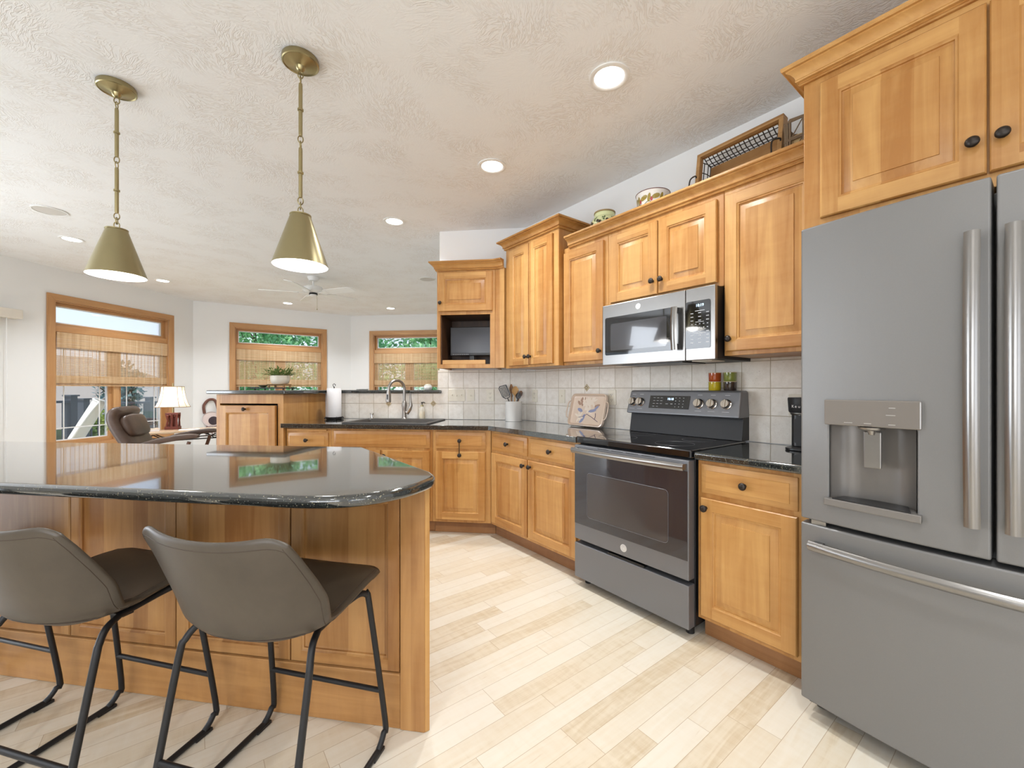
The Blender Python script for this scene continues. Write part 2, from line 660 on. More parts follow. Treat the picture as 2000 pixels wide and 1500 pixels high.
def ceiling_mat():
    """stomped plaster: brush strokes that fan out in a different direction in every patch"""
    t = NT('textured_ceiling_plaster')
    tc = t.n('ShaderNodeTexCoord').outputs['Object']
    wob = t.n('ShaderNodeVectorMath', {0: t.noise(tc, 5.0, 2.0, color=True), 'Scale': 0.12}, operation='SCALE').outputs[0]
    tw = t.n('ShaderNodeVectorMath', {0: tc, 1: wob}, operation='ADD').outputs[0]
    vo = t.n('ShaderNodeTexVoronoi', {'Vector': tw, 'Scale': 5.5})
    sp = t.n('ShaderNodeSeparateColor', {'Color': vo.outputs['Color']})
    loc = t.n('ShaderNodeVectorMath', {0: tw, 1: vo.outputs['Position']}, operation='SUBTRACT').outputs[0]
    rot = t.n('ShaderNodeVectorRotate', {'Vector': loc, 'Angle': t.math('MULTIPLY', sp.outputs[0], 6.283)}, rotation_type='Z_AXIS').outputs[0]
    off = t.n('ShaderNodeVectorMath', {0: vo.outputs['Color'], 'Scale': 13.0}, operation='SCALE').outputs[0]
    v2 = t.n('ShaderNodeVectorMath', {0: rot, 1: off}, operation='ADD').outputs[0]
    mp = t.n('ShaderNodeMapping', {'Vector': v2, 'Scale': (17, 80, 17)}).outputs[0]
    st = t.noise(mp, 1.0, 2.0, 0.5, 0.7)
    ridge = t.math('MAXIMUM', t.math('SUBTRACT', 1.0, t.math('MULTIPLY', t.math('ABSOLUTE', t.math('SUBTRACT', st, 0.5)), 11.0)), 0.0)
    patch = t.ramp(t.noise(tc, 3.2, 3.0, 0.6), [(0.42, (0.08, 0.08, 0.08, 1)), (0.60, (1, 1, 1, 1))])
    r2 = t.math('MULTIPLY', ridge, patch)
    fine = t.noise(tc, 90.0, 2.0)
    h = t.math('ADD', r2, t.math('MULTIPLY', fine, 0.10))
    col = t.mix(t.math('MULTIPLY', r2, 0.30), lin((238, 239, 240)), lin((198, 184, 166)))
    return t.pbr(col, 0.75, 0.0, t.bump(h, 0.35, 0.004))


ceiling_plaster = ceiling_mat()


def wall_mat(name, c):
    t = NT(name)
    co = t.coords()
    n = t.noise(co, 160.0, 3.0)
    return t.pbr(lin(c), 0.6, 0.0, t.bump(n, 0.08, 0.002))


wall_paint = wall_mat('wall_paint', (234, 235, 236))


def tile_mat():
    t = NT('tumbled_stone_tile')
    tc = t.n('ShaderNodeTexCoord').outputs['Object']
    sp = t.n('ShaderNodeSeparateXYZ', {'Vector': tc})
    wob = t.noise(tc, 14.0, 2.0, color=True)
    w2 = t.n('ShaderNodeVectorMath', {0: wob, 'Scale': 0.004}, operation='SCALE').outputs[0]
    v = t.n('ShaderNodeCombineXYZ', {'X': sp.outputs[0], 'Y': sp.outputs[2]}).outputs[0]
    v = t.n('ShaderNodeVectorMath', {0: v, 1: w2}, operation='ADD').outputs[0]
    br = t.n('ShaderNodeTexBrick', {'Vector': v, 'Color1': lin((242, 238, 231)), 'Color2': lin((230, 224, 214)), 'Mortar': lin((176, 164, 142)),
                                    'Scale': 1.0, 'Mortar Size': 0.0024, 'Mortar Smooth': 0.3, 'Bias': 0.0, 'Brick Width': 0.152, 'Row Height': 0.152},
             offset=0.0, squash=1.0)
    mot = t.noise(tc, 26.0, 5.0, 0.65)
    col = t.mix(t.ramp(mot, [(0.42, (0, 0, 0, 1)), (0.75, (0.35, 0.35, 0.35, 1))]), br.outputs[0], lin((196, 184, 168)))
    pit = t.noise(tc, 150.0, 3.0, 0.6)
    pm = t.math('MULTIPLY', t.ramp(pit, [(0.62, (0, 0, 0, 1)), (0.70, (1, 1, 1, 1))]), t.ramp(t.noise(tc, 7.0, 2.0), [(0.4, (0, 0, 0, 1)), (0.6, (1, 1, 1, 1))]))
    col = t.mix(t.math('MULTIPLY', pm, 0.5), col, lin((138, 126, 116)))
    h = t.math('SUBTRACT', t.math('SUBTRACT', 1.0, br.outputs[1]), t.math('MULTIPLY', pm, 0.3))
    return t.pbr(col, 0.45, 0.0, t.bump(h, 0.4, 0.003))


tile = tile_mat()


def leather(name, c, c2):
    t = NT(name)
    co = t.coords()
    n1 = t.noise(co, 5.0, 5.0, 0.6)
    col = t.ramp(n1, [(0.3, lin(c2)), (0.7, lin(c))])
    n2 = t.noise(co, 420.0, 3.0)
    return t.pbr(col, 0.42, 0.0, t.bump(n2, 0.12, 0.001), Coat_Weight=0.1, Coat_Roughness=0.3)


stool_leather = leather('stool_leather', (76, 67, 56), (59, 51, 42))
chair_leather = leather('recliner_leather', (98, 78, 66), (70, 54, 46))


def blind_mat():
    t = NT('woven_wood')
    tc = t.n('ShaderNodeTexCoord').outputs['Object']
    sp = t.n('ShaderNodeSeparateXYZ', {'Vector': tc})
    st = t.noise(t.n('ShaderNodeCombineXYZ', {'X': sp.outputs[0]}).outputs[0], 22.0, 3.0, 0.7)
    f = t.noise(t.n('ShaderNodeMapping', {'Vector': tc, 'Scale': (3, 3, 130)}).outputs[0], 1.0, 2.0)
    v = t.math('ADD', t.math('MULTIPLY', st, 0.6), t.math('MULTIPLY', f, 0.4))
    col = t.ramp(v, [(0.34, lin((206, 164, 116))), (0.62, lin((242, 220, 184)))])
    d = t.n('ShaderNodeBsdfDiffuse', {'Color': col})
    tl = t.n('ShaderNodeBsdfTranslucent', {'Color': col})
    mx = t.n('ShaderNodeMixShader', {0: 0.35, 1: d.outputs[0], 2: tl.outputs[0]})
    t.t.links.new(mx.outputs[0], t.out.inputs[0])
    return t.mat


woven = blind_mat()


def leaf_mat(name, c1, c2, tr=0.3):
    t = NT(name)
    n1 = t.noise(t.coords(), 1.4, 4.0, 0.7)
    col = t.ramp(n1, [(0.35, lin(c1)), (0.65, lin(c2))])
    d = t.n('ShaderNodeBsdfDiffuse', {'Color': col})
    tl = t.n('ShaderNodeBsdfTranslucent', {'Color': col})
    mx = t.n('ShaderNodeMixShader', {0: tr, 1: d.outputs[0], 2: tl.outputs[0]})
    t.t.links.new(mx.outputs[0], t.out.inputs[0])
    return t.mat


leaf_green = leaf_mat('tree_leaves', (78, 158, 106), (194, 234, 180), 0.5)
leaf_blue = leaf_mat('spruce_leaves', (70, 100, 112), (126, 152, 150))
leaf_bush = leaf_mat('shrub_leaves', (90, 120, 62), (190, 200, 120))
leaf_pot = leaf_mat('houseplant_leaves', (74, 98, 60), (158, 178, 104))
bark = plain('bark', (92, 76, 62), 0.9)
lawn = plain('lawn', (150, 176, 140), 0.9, 0.0, 0.2, 6)
shingle = plain('roof_shingle', (150, 138, 128), 0.9, 0.0, 0.18, 22)
siding = plain('house_siding', (205, 198, 188), 0.8)
deck_boards = plain('deck_boards', (188, 184, 178), 0.8, 0.0, 0.1, 6)
deck_dark = plain('dark_stained_railing', (74, 78, 86), 0.6)

# ================================================================= THE SETTING
# floor: planks run along the local y axis, square to the range wall
m = MB()
m.box(-9, 6, -8, 13, -0.08, 0.0)
floor = structure(obj('floor', m, maple_floor, rz=AA))
C12, C23 = Vector((-5.574, 7.337)), Vector((-3.418, 8.898))
yB3 = C23.x * nB.x + C23.y * nB.y        # depth of the far wall along the sink direction
xB1 = C12.x * eB.x + C12.y * eB.y        # the left wall along the sink direction
yB12 = C12.x * nB.x + C12.y * nB.y
CORN = PA(-3.092, 2.545)                 # inner corner of range wall and sink wall
xC = CORN.x * eB.x + CORN.y * eB.y
yC = CORN.x * nB.x + CORN.y * nB.y
XEND = -1.203                            # where the full-height sink wall stops
left_rear = C12 - nB * 10.4
room = [C12 + Vector((-0.35, 0.1)), C23 + Vector((-0.2, 0.35)), PB(-0.9, yB3 + 0.4).xy, PB(-0.9, yC + 0.2).xy, PA(-3.0, 2.75).xy,
        PA(2.2, 2.75).xy, Vector((3.6, -3.3)), left_rear + Vector((-0.4, -0.3))]
m = MB().prism([tuple(p) for p in room], CEIL, CEIL + 0.12)
ceiling = structure(obj('ceiling', m, ceiling_plaster))


def wall(name, p0, p1, openings=(), thick=0.14, z1=CEIL, mat_=None):
    """wall whose room face runs from p0 to p1 (left to right as seen from the room); openings are (x0, x1, z0, z1)"""
    p0, p1 = Vector(p0[:2]), Vector(p1[:2])
    d = p1 - p0
    rz = math.atan2(d.y, d.x)
    L = d.length
    xs = sorted({0.0, L} | {x for o in openings for x in o[:2]})
    mb = MB()
    for a, b in zip(xs[:-1], xs[1:]):
        zz = [(0.0, z1)]
        for o in openings:
            if o[0] <= a + 1e-6 and o[1] >= b - 1e-6:
                zz = [(0.0, o[2]), (o[3], z1)]
        for q0, q1 in zz:
            if q1 > q0:
                mb.box(a, b, 0, thick, q0, q1)
    o = structure(obj(name, mb, mat_ or wall_paint, loc=(p0.x, p0.y, 0), rz=rz))
    return o, rz


WZ0, WZ1 = 0.46, 2.325
cas = 0.085
# left wall with its tall window and the patio door further left
WL0 = left_rear
L1 = (C12 - WL0).length
s_a, s_b = L1 - 2.100 + cas, L1 - 0.378 - cas
DOOR = (L1 - 5.6, L1 - 2.72, 0.0, 2.08)
wall_left, rzL = wall('wall_left', WL0, C12, [(s_a, s_b, WZ0, WZ1), DOOR])
wall_bay, rzBay = wall('wall_bay', C12, C23, [(0.527 + cas, 2.184 - cas, WZ0, WZ1)])
wall_far, rzF = wall('wall_far', C23, PB(-1.1, yB3), [(0.4226 + cas, 2.11 - cas, WZ0, WZ1)])
wall('wall_dining', PB(-1.1, yB3), PB(-1.1, yC + 0.14))
wall('wall_sink', PB(XEND, yC), PB(xC, yC))
wall('wall_range', CORN, PA(2.05, 2.545))
wall('wall_right', PA(2.05, 2.545), Vector((3.24, -3.0)))
wall('wall_rear', Vector((3.24, -3.0)), left_rear, [(1.0, 2.7, 0.02, 2.1), (3.5, 6.2, 0.75, 2.35)])
# low wall that carries the raised bar
m = MB().box(-2.42, XEND - 0.001, yC, yC + 0.13, 0, 1.158)
structure(obj('wall_pony', m, wall_paint, rz=AB))

# tiled backsplashes: 6 inch tiles counted from the inner corner
m = MB().box(0.0, 2.55, -0.012, -0.001, 0.0, 0.469)
structure(obj('wall_backsplash_range', m, tile, loc=(CORN.x, CORN.y, 0.908), rz=AA))
m = MB()
m.box(XEND - xC, 0.0, -0.012, -0.001, 0.0, 0.476)
m.box(-2.02, XEND - xC - 0.0005, -0.012, -0.001, 0.0, 0.249)
m.box(XEND - xC - 0.013, XEND - xC, -0.012, 0.10, 0.285, 0.476)
bs = structure(obj('wall_backsplash_sink', m, tile, loc=(CORN.x, CORN.y, 0.908), rz=AB))


def accent(parent, x, z):
    mb = MB()
    s = 0.032
    mb.add([(x - s, -0.0125, z), (x, -0.0125, z - s), (x + s, -0.0125, z), (x, -0.0125, z + s),
            (x - s * .9, -0.016, z), (x, -0.016, z - s * .9), (x + s * .9, -0.016, z), (x, -0.016, z + s * .9)],
           [(0, 1, 5, 4), (1, 2, 6, 5), (2, 3, 7, 6), (3, 0, 4, 7), (4, 5, 6, 7)])
    obj('accent_tile', mb, plain('accent_tile_stone', (196, 182, 150), 0.4, 0, 0.15, 90), parent)
    mb = MB()
    pts = [(x + 0.011 * math.cos(a) * (1 + 0.4 * math.cos(2 * a)), -0.0175, z + 0.011 * math.sin(a) * (1 + 0.4 * math.cos(4 * a))) for a in [i * math.pi / 8 for i in range(16)]]
    mb.tube(pts, 0.002, 5, True)
    obj('accent_relief', mb, plain('accent_relief_stone', (140, 124, 96), 0.5), parent)


for px, py in ((760, 788), (847, 788)):
    t_ = (px - 1000) / 820
    d_ = (yC) / (nB.x * t_ + nB.y)
    accent(bs, (t_ * eB.x + eB.y) * d_ - xC, 1.21 - (py - 758) / 820 * d_ - 0.908)
t_ = (1146 - 1000) / 820
d_ = 2.533 / (nA.x * t_ + nA.y)
accent(bpy.data.objects['wall_backsplash_range'], (t_ * eA.x + eA.y) * d_ + 3.092, 0.305)

# baseboards where they show
for nm, p0, p1 in (('baseboard_left', C12 - nB * 2.6, C12), ('baseboard_bay', C12, C23), ('baseboard_far', C23, PB(-1.12, yB3).xy)):
    d = Vector(p1) - Vector(p0)
    m = MB().box(0.002, d.length - 0.002, -0.014, -0.001, 0.001, 0.09)
    structure(obj(nm, m, wood_win_h, loc=(p0[0], p0[1], 0), rz=math.atan2(d.y, d.x), bevel=0.003))


# ---------------------------------------------------------------- windows
def window(name, p0, rz, x0, x1, grille=True):
    """window in a wall; x0..x1 is the opening measured along the wall from p0"""
    e = Vector((math.cos(rz), math.sin(rz)))
    xc = (x0 + x1) / 2
    root = bpy.data.objects.new(name, None)
    COL.objects.link(root)
    root.location = (p0.x + e.x * xc, p0.y + e.y * xc, 0)
    root.rotation_euler = (0, 0, rz)
    structure(root, 'oak framed casement window with a transom light')
    h = (x1 - x0) / 2
    a, b = WZ0, WZ1
    # casing on the room face, mitred corners
    mb = MB()
    c = cas
    pts_i = [(-h, a), (h, a), (h, b), (-h, b)]
    pts_o = [(-h - c, a - c), (h + c, a - c), (h + c, b + c), (-h - c, b + c)]
    for i in range(4):
        j = (i + 1) % 4
        q = [pts_o[i], pts_o[j], pts_i[j], pts_i[i]]
        vs = [(p[0], -0.022, p[1]) for p in q] + [(p[0], -0.001, p[1]) for p in q]
        mb.mat(1 if i in (0, 2) else 0).add(vs, [(0, 1, 2, 3), (7, 6, 5, 4), (0, 4, 5, 1), (1, 5, 6, 2), (2, 6, 7, 3), (3, 7, 4, 0)])
    obj('casing', mb, [wood_win, wood_win_h], root, bevel=0.003)
    # jamb lining
    mb = MB()
    mb.box(-h, -h + 0.018, 0, 0.14, a, b).box(h - 0.018, h, 0, 0.14, a, b)
    mb.mat(1).box(-h + 0.018, h - 0.018, 0, 0.14, b - 0.018, b).box(-h + 0.018, h - 0.018, 0, 0.14, a, a + 0.018)
    obj('jamb', mb, [wood_win, wood_win_h], root)
    zt0, zt1 = 1.935, 2.015
    mb = MB().box(-h + 0.018, h - 0.018, 0.012, 0.13, zt0, zt1)
    obj('transom_rail', mb, wood_win_h, root, bevel=0.003)
    mb = MB().box(-0.04, 0.04, 0.03, 0.13, a + 0.018, zt0)
    obj('mullion', mb, wood_win, root, bevel=0.003)
    # sashes
    hi = h - 0.018

    def sash(xa, xb, za, zb, w=0.045):
        mb = MB()
        mb.box(xa, xa + w, 0.06, 0.11, za, zb).box(xb - w, xb, 0.06, 0.11, za, zb)
        mb.mat(1).box(xa + w, xb - w, 0.06, 0.11, za, za + w).box(xa + w, xb - w, 0.06, 0.11, zb - w, zb)
        sh = obj('sash', mb, [wood_win, wood_win_h], root, bevel=0.002)
        mb = MB()
        v = 0.014
        mb.box(xa + w, xa + w + v, 0.078, 0.105, za + w, zb - w).box(xb - w - v, xb - w, 0.078, 0.105, za + w, zb - w)
        mb.box(xa + w, xb - w, 0.078, 0.105, za + w, za + w + v).box(xa + w, xb - w, 0.078, 0.105, zb - w - v, zb - w)
        obj('glazing_bead', mb, white_vinyl, sh)
        mb = MB().box(xa + w, xb - w, 0.088, 0.092, za + w, zb - w)
        obj('glass', mb, window_glass, sh)
        if grille and zb < 1.95:
            mb = MB()
            for fx in (0.16, 0.84):
                xx = xa + w + fx * (xb - xa - 2 * w)
                mb.box(xx - 0.007, xx + 0.007, 0.083, 0.087, za + w, zb - w)
            for fz in (0.12, 0.88):
                zz = za + w + fz * (zb - za - 2 * w)
                mb.box(xa + w, xb - w, 0.083, 0.087, zz - 0.007, zz + 0.007)
            obj('grille', mb, white_vinyl, sh)

    sash(-hi, hi, zt1, b - 0.018, 0.035)
    sash(-hi, -0.04, a + 0.018, zt0)
    sash(0.04, hi, a + 0.018, zt0)
    return root, h


w1, h1 = window('window_1', WL0, rzL, s_a, s_b)
w2, h2 = window('window_2', C12, rzBay, 0.527 + cas, 2.184 - cas)
w3, h3 = window('window_3', C23, rzF, 0.4226 + cas, 2.11 - cas)


def blind(win, h, label):
    """woven wood roman shade hung inside a window's casing"""
    root = thing('woven_blind', label, 'blind', win.location, win.rotation_euler.z, 'woven wood shades in the dining windows')
    ww = h - 0.022
    rnd = random.Random(3)

    def slats(mb, z0, z1, y, pitch, hh):
        z = z0
        while z < z1:
            mb.box(-ww, ww, y - 0.0012, y + 0.0012, z, min(z + hh, z1))
            z += pitch
        x = -ww + 0.01
        while x < ww:
            mb.box(x - 0.0016, x + 0.0016, y - 0.0024, y + 0.0024, z0, z1)
            x += 0.052
        return mb

    mb = MB()
    mb.box(-ww, ww, 0.0, 0.035, 1.905, 1.932)
    obj('headrail', mb, wood_win_h, root)
    mb = slats(MB(), 1.735, 1.93, -0.006, 0.0105, 0.0097)
    obj('valance', mb, woven, root)
    mb = slats(MB(), 1.345, 1.90, 0.016, 0.0128, 0.0078)
    obj('screen', mb, woven, root)
    mb = slats(MB(), 1.275, 1.375, 0.008, 0.0105, 0.0095)
    slats(mb, 1.245, 1.33, 0.026, 0.0105, 0.009)
    mb.box(-ww, ww, 0.006, 0.028, 1.236, 1.246)
    obj('bottom_fold', mb, woven, root)
    mb = MB().tube([(ww - 0.10, -0.012, 1.90), (ww - 0.10, -0.013, 1.5), (ww - 0.10, -0.012, 1.05)], 0.0018, 5)
    mb.lathe([(0.0, 1.03), (0.006, 1.032), (0.004, 1.055), (0.0, 1.056)], 8, T(ww - 0.10, -0.012, 0))
    obj('pull_cord', mb, white_plastic, root)
    return root


blind(w1, h1, 'woven wood shade in the left window behind the recliner and table lamp')
blind(w2, h2, 'woven wood shade in the middle window behind the potted plant')
blind(w3, h3, 'woven wood shade in the window behind the kitchen faucet')

# patio door on the left wall with vertical blind
dr = bpy.data.objects.new('door_1', None)
COL.objects.link(dr)
eL = Vector((math.cos(rzL), math.sin(rzL)))
dc = (DOOR[0] + DOOR[1]) / 2
dr.location = (WL0.x + eL.x * dc, WL0.y + eL.y * dc, 0)
dr.rotation_euler = (0, 0, rzL)
structure(dr, 'white sliding patio door')
hd = (DOOR[1] - DOOR[0]) / 2
m = MB()
for a_, b_ in ((-hd, -hd + 0.06), (-0.04, 0.04), (hd - 0.06, hd)):
    m.box(a_, b_, 0.03, 0.12, 0.0, 2.08)
m.box(-hd, hd, 0.03, 0.12, 2.0, 2.08).box(-hd, hd, 0.03, 0.12, 0.0, 0.08)
obj('door_frame', m, white_vinyl, dr)
obj('door_glass', MB().box(-hd + 0.06, hd - 0.06, 0.07, 0.075, 0.08, 2.0), window_glass, dr)
vb = thing('vertical_blind', 'off white vertical blind with boxy valance at the left edge of the wall', 'blind', dr.location, rzL)
m = MB().box(-hd - 0.1, hd + 0.31, -0.13, -0.004, 2.02, 2.125)
obj('valance', m, plain('valance_cream', (226, 220, 210), 0.6), vb, bevel=0.004)
m = MB()
for k in range(14):
    m.box(hd + 0.05 - k * 0.02, hd + 0.052 - k * 0.02, -0.11, -0.022, 0.03, 2.02)
obj('vane', m, plain('vane_cream', (228, 214, 198), 0.7), vb)
m = MB().tube([(hd + 0.20, -0.07, 2.03), (hd + 0.20, -0.07, 1.3), (hd + 0.2, -0.07, 0.75)], 0.006, 8)
obj('tilt_wand', m, white_vinyl, vb)


# ---------------------------------------------------------------- ceiling fixtures
def recessed(px, py, label, power=11.0, pos=None):
    p = at_ceiling(px, py) if pos is None else Vector((pos[0], pos[1], CEIL))
    r = thing('recessed_light', label, 'ceiling light', p, 0, 'recessed ceiling lights')
    m = MB().lathe([(0.098, -0.001), (0.098, -0.006), (0.088, -0.009), (0.074, -0.006), (0.070, -0.0015)], 36, caps=False)
    obj('trim_ring', m, white_paint, r, smooth=40)
    m = MB().lathe([(0.0, -0.004), (0.071, -0.004), (0.071, -0.002), (0.0, -0.002)], 36)
    obj('lens', m, lamp_glow, r)
    d = bpy.data.lights.new('recessed_lamp', 'AREA')
    d.shape = 'DISK'
    d.size = 0.14
    d.energy = power
    d.color = (0.95, 0.98, 1.0)
    d.spread = R(125)
    o = bpy.data.objects.new('recessed_lamp', d)
    COL.objects.link(o)
    o.location = (p.x, p.y, p.z - 0.012)
    return r


recessed(1190, 150, 'largest lit recessed ceiling light, above the aisle before the range')
recessed(961, 324, 'lit recessed ceiling light between the tall cabinet and the aisle, second in size')
recessed(770, 432, 'lit recessed ceiling light over the sink')
recessed(140, 467, 'lit recessed ceiling light left of the left pendant shade', 14.0)
recessed(318, 548, 'lit recessed ceiling light just right of the left pendant shade rim', 13.0)
recessed(562, 592, 'lit recessed ceiling light near the fan, above the middle window', 13.0)
recessed(763, 602, 'lit recessed ceiling light right of the fan, above the right window', 13.0)
for q in ((0.55, 0.35), (-0.9, -0.5), (-2.8, -0.3), (-0.6, -2.0), (1.7, -1.6)):  # fill lights added out of view to brighten the kitchen
    recessed(0, 0, 'added ceiling fill light behind the bar stools, out of the picture', 9.0 if q == (0.55, 0.35) else 8.0, pos=q)


def speaker(px, py, label):
    r = thing('ceiling_speaker', label, 'speaker', at_ceiling(px, py), 0, 'round ceiling speakers')
    m = MB().lathe([(0.115, -0.001), (0.115, -0.007), (0.105, -0.008), (0.104, -0.004)], 36, caps=False)
    obj('trim_ring', m, white_paint, r, smooth=40)
    m = MB().lathe([(0.0, -0.006), (0.104, -0.005), (0.104, -0.002), (0, -0.002)], 36)
    obj('grille', m, plain('speaker_grille', (204, 200, 194), 0.7), r)


speaker(97, 411, 'round flush ceiling speaker left of the pendant lights')
speaker(835, 545, 'round flush ceiling speaker beside the television cabinet')


def pendant(px, py, label):
    p = at_ceiling(px, py)
    r = thing('pendant_light', label, 'pendant light', p, 0, 'brass cone pendants over the island')
    m = MB().lathe([(0.077, -0.0005), (0.079, -0.004), (0.079, -0.024), (0.075, -0.027), (0.070, -0.024), (0.050, -0.029), (0.028, -0.036), (0.022, -0.039), (0.018, -0.052), (0.010, -0.060), (0.0, -0.062)], 36)
    obj('canopy', m, brass, r, smooth=35)

    def link(z, rot, h=0.034, w=0.011, rad=0.0026):
        pts = []
        for k in range(16):
            a = 2 * math.pi * k / 16
            x, zz = w * math.cos(a), h / 2 * math.sin(a)
            pts.append((x * math.cos(rot), x * math.sin(rot), z + zz))
        return MB().tube(pts, rad, 6, True)

    def rod(z0, z1):
        mb = MB()
        mb.lathe([(0.0, z0), (0.0075, z0), (0.0085, z0 - 0.01), (0.0085, (z0 + z1) / 2 + 0.006), (0.013, (z0 + z1) / 2 + 0.004), (0.013, (z0 + z1) / 2 - 0.004),
                  (0.0085, (z0 + z1) / 2 - 0.006), (0.0085, z1 + 0.01), (0.0075, z1), (0.0, z1)], 14)
        return mb

    for z0, z1 in ((-0.115, -0.36), (-0.415, -0.645)):
        obj('rod', rod(z0, z1), brass, r, smooth=35)
    for z, a in ((-0.075, 0.4), (-0.098, 1.9), (-0.374, 0.3), (-0.400, 1.8), (-0.660, 0.5), (-0.683, 2.0), (-0.706, 0.6)):
        obj('chain_link', link(z, a), brass, r, smooth=60)
    zt, zb = -0.725, -0.96
    m = MB().lathe([(0.0, zt + 0.006), (0.012, zt + 0.005), (0.012, zt), (0.046, zt - 0.001), (0.046, zt - 0.006), (0.044, zt - 0.007), (0.119, zb), (0.1195, zb - 0.003)], 48, caps=False)
    sh = obj('shade', m, brass_shade, r, smooth=35)
    m = MB().lathe([(0.1175, zb - 0.003), (0.116, zb), (0.043, zt - 0.012), (0.0, zt - 0.012)], 48, caps=False)
    obj('shade_lining', m, white_ceramic, sh, smooth=35)
    m = MB().lathe([(0.0, zb + 0.06), (0.02, zb + 0.066), (0.03, zb + 0.09), (0.026, zb + 0.115), (0.014, zb + 0.14), (0.014, zb + 0.19), (0.0, zb + 0.19)], 20)
    obj('bulb', m, bulb_glow, r, smooth=60)
    d = bpy.data.lights.new('pendant_lamp', 'POINT')
    d.energy = 5.5
    d.shadow_soft_size = 0.05
    d.color = (1.0, 0.99, 0.97)
    o = bpy.data.objects.new('pendant_lamp', d)
    COL.objects.link(o)
    o.location = (p.x, p.y, p.z + zb + 0.03)
    return r


pendant(228, 168, 'brass cone pendant over the island, the left one nearer the tall window')
pendant(587, 115, 'brass cone pendant over the island, the right one in front of the fan')

# ceiling fan
fp = at_ceiling(612, 541)
fan = thing('ceiling_fan', 'white five blade ceiling fan with a light kit over the dining area', 'ceiling fan', fp)
m = MB().lathe([(0.075, -0.0005), (0.075, -0.02), (0.055, -0.055), (0.02, -0.06), (0.012, -0.06), (0.012, -0.13), (0.0, -0.13)], 24)
obj('downrod', m, white_paint, fan, smooth=35)
m = MB().lathe([(0.0, -0.125), (0.05, -0.125), (0.115, -0.14), (0.125, -0.155), (0.125, -0.20), (0.105, -0.215), (0.06, -0.222), (0.0, -0.222)], 32)
obj('motor_housing', m, white_paint, fan, smooth=35)
m = MB().lathe([(0.0, -0.222), (0.052, -0.222), (0.056, -0.245), (0.0, -0.245)], 24)
obj('switch_ring', m, black_metal, fan, smooth=35)
for k in range(5):
    a = R(-90 + 72 * k)
    xf = Matrix.Rotation(a, 4, 'Z') @ T(0, 0, -0.218) @ Matrix.Rotation(R(-13), 4, 'X')
    mb = MB()
    for z0_, z1_ in ((-0.004, 0.004),):
        poly = [(0.19, -0.05), (0.24, -0.062), (0.60, -0.070), (0.655, -0.055), (0.66, 0.0), (0.655, 0.055), (0.60, 0.070), (0.24, 0.062), (0.19, 0.05)]
        mb.prism(poly, z0_, z1_, xf)
    bl = obj('blade', mb, white_paint, fan)
    mb = MB().prism([(0.08, -0.014), (0.17, -0.02), (0.22, -0.045), (0.24, 0.0), (0.22, 0.045), (0.17, 0.02), (0.08, 0.014)], -0.010, -0.0045, xf)
    obj('blade_iron', mb, white_paint, bl)
m = MB().lathe([(0.0, -0.245), (0.045, -0.245), (0.045, -0.262), (0.02, -0.272), (0.0, -0.272)], 24)
obj('bottom_cap', m, white_paint, fan, smooth=50)
m = MB().tube([(0.045, 0.0, -0.25), (0.052, 0, -0.30), (0.052, 0, -0.44)], 0.0016, 5)
m.lathe([(0.0, -0.455), (0.006, -0.45), (0.005, -0.44), (0, -0.438)], 8, T(0.052, 0, 0))
obj('pull_chain', m, brass, fan)

# ================================================================= CABINETS
def door_mesh(x0, x1, z0, z1, yf, t=0.02, s=0.057, raised=True):
    """frame and raised panel door; front face at y = yf, back at yf + t"""
    mb = MB()
    c = 0.004
    mb.mat(0)
    L0 = rect_loop(x0, x1, z0, z1, yf + t)
    L1 = rect_loop(x0, x1, z0, z1, yf + c)
    L2 = rect_loop(x0, x1, z0, z1, yf, c)
    mb.rings([L0, L1, L2], True, False)
    xa, xb, za, zb = x0 + c, x1 - c, z0 + c, z1 - c
    ia, ib, ja, jb = x0 + s, x1 - s, z0 + s, z1 - s
    mb.mat(0).add([(xa, yf, za), (ia, yf, za), (ia, yf, zb), (xa, yf, zb)], [(0, 1, 2, 3)])
    mb.add([(ib, yf, za), (xb, yf, za), (xb, yf, zb), (ib, yf, zb)], [(0, 1, 2, 3)])
    mb.mat(1).add([(ia, yf, za), (ib, yf, za), (ib, yf, ja), (ia, yf, ja)], [(0, 1, 2, 3)])
    mb.add([(ia, yf, jb), (ib, yf, jb), (ib, yf, zb), (ia, yf, zb)], [(0, 1, 2, 3)])
    mb.mat(0)
    prof = [(0.0, 0.0), (0.004, 0.004), (0.009, 0.0055), (0.010, 0.012), (0.015, 0.0135)]
    prof += [(0.043, 0.004), (0.044, 0.001)] if raised else [(0.02, 0.0135)]
    mb.rings([rect_loop(ia, ib, ja, jb, yf + d, i) for i, d in prof], False, True)
    return mb


def drawer_mesh(x0, x1, z0, z1, yf, t=0.02):
    mb = MB()
    prof = [(0.0, t), (0.0, 0.012), (0.004, 0.010), (0.026, 0.0025), (0.027, 0.0)]
    mb.rings([rect_loop(x0, x1, z0, z1, yf + d, i) for i, d in prof], True, True)
    return mb


def knob(parent, x, z, yf):
    m = MB().lathe([(0.0, 0.0), (0.0085, 0.0), (0.0065, 0.006), (0.006, 0.012), (0.012, 0.016), (0.0165, 0.022), (0.0165, 0.026), (0.012, 0.031), (0.005, 0.033), (0.0, 0.033)],
                   20, T(x, yf, z) @ TO_FRONT)
    return obj('knob', m, bronze, parent, smooth=50)


def add_door(root, x0, x1, z0, z1, yf, kx=None, kz=None, raised=True):
    d = obj('door', door_mesh(x0, x1, z0, z1, yf, raised=raised), [wood_v, wood_h], root, smooth=28)
    if kx is not None:
        knob(d, kx, kz, yf)
    return d


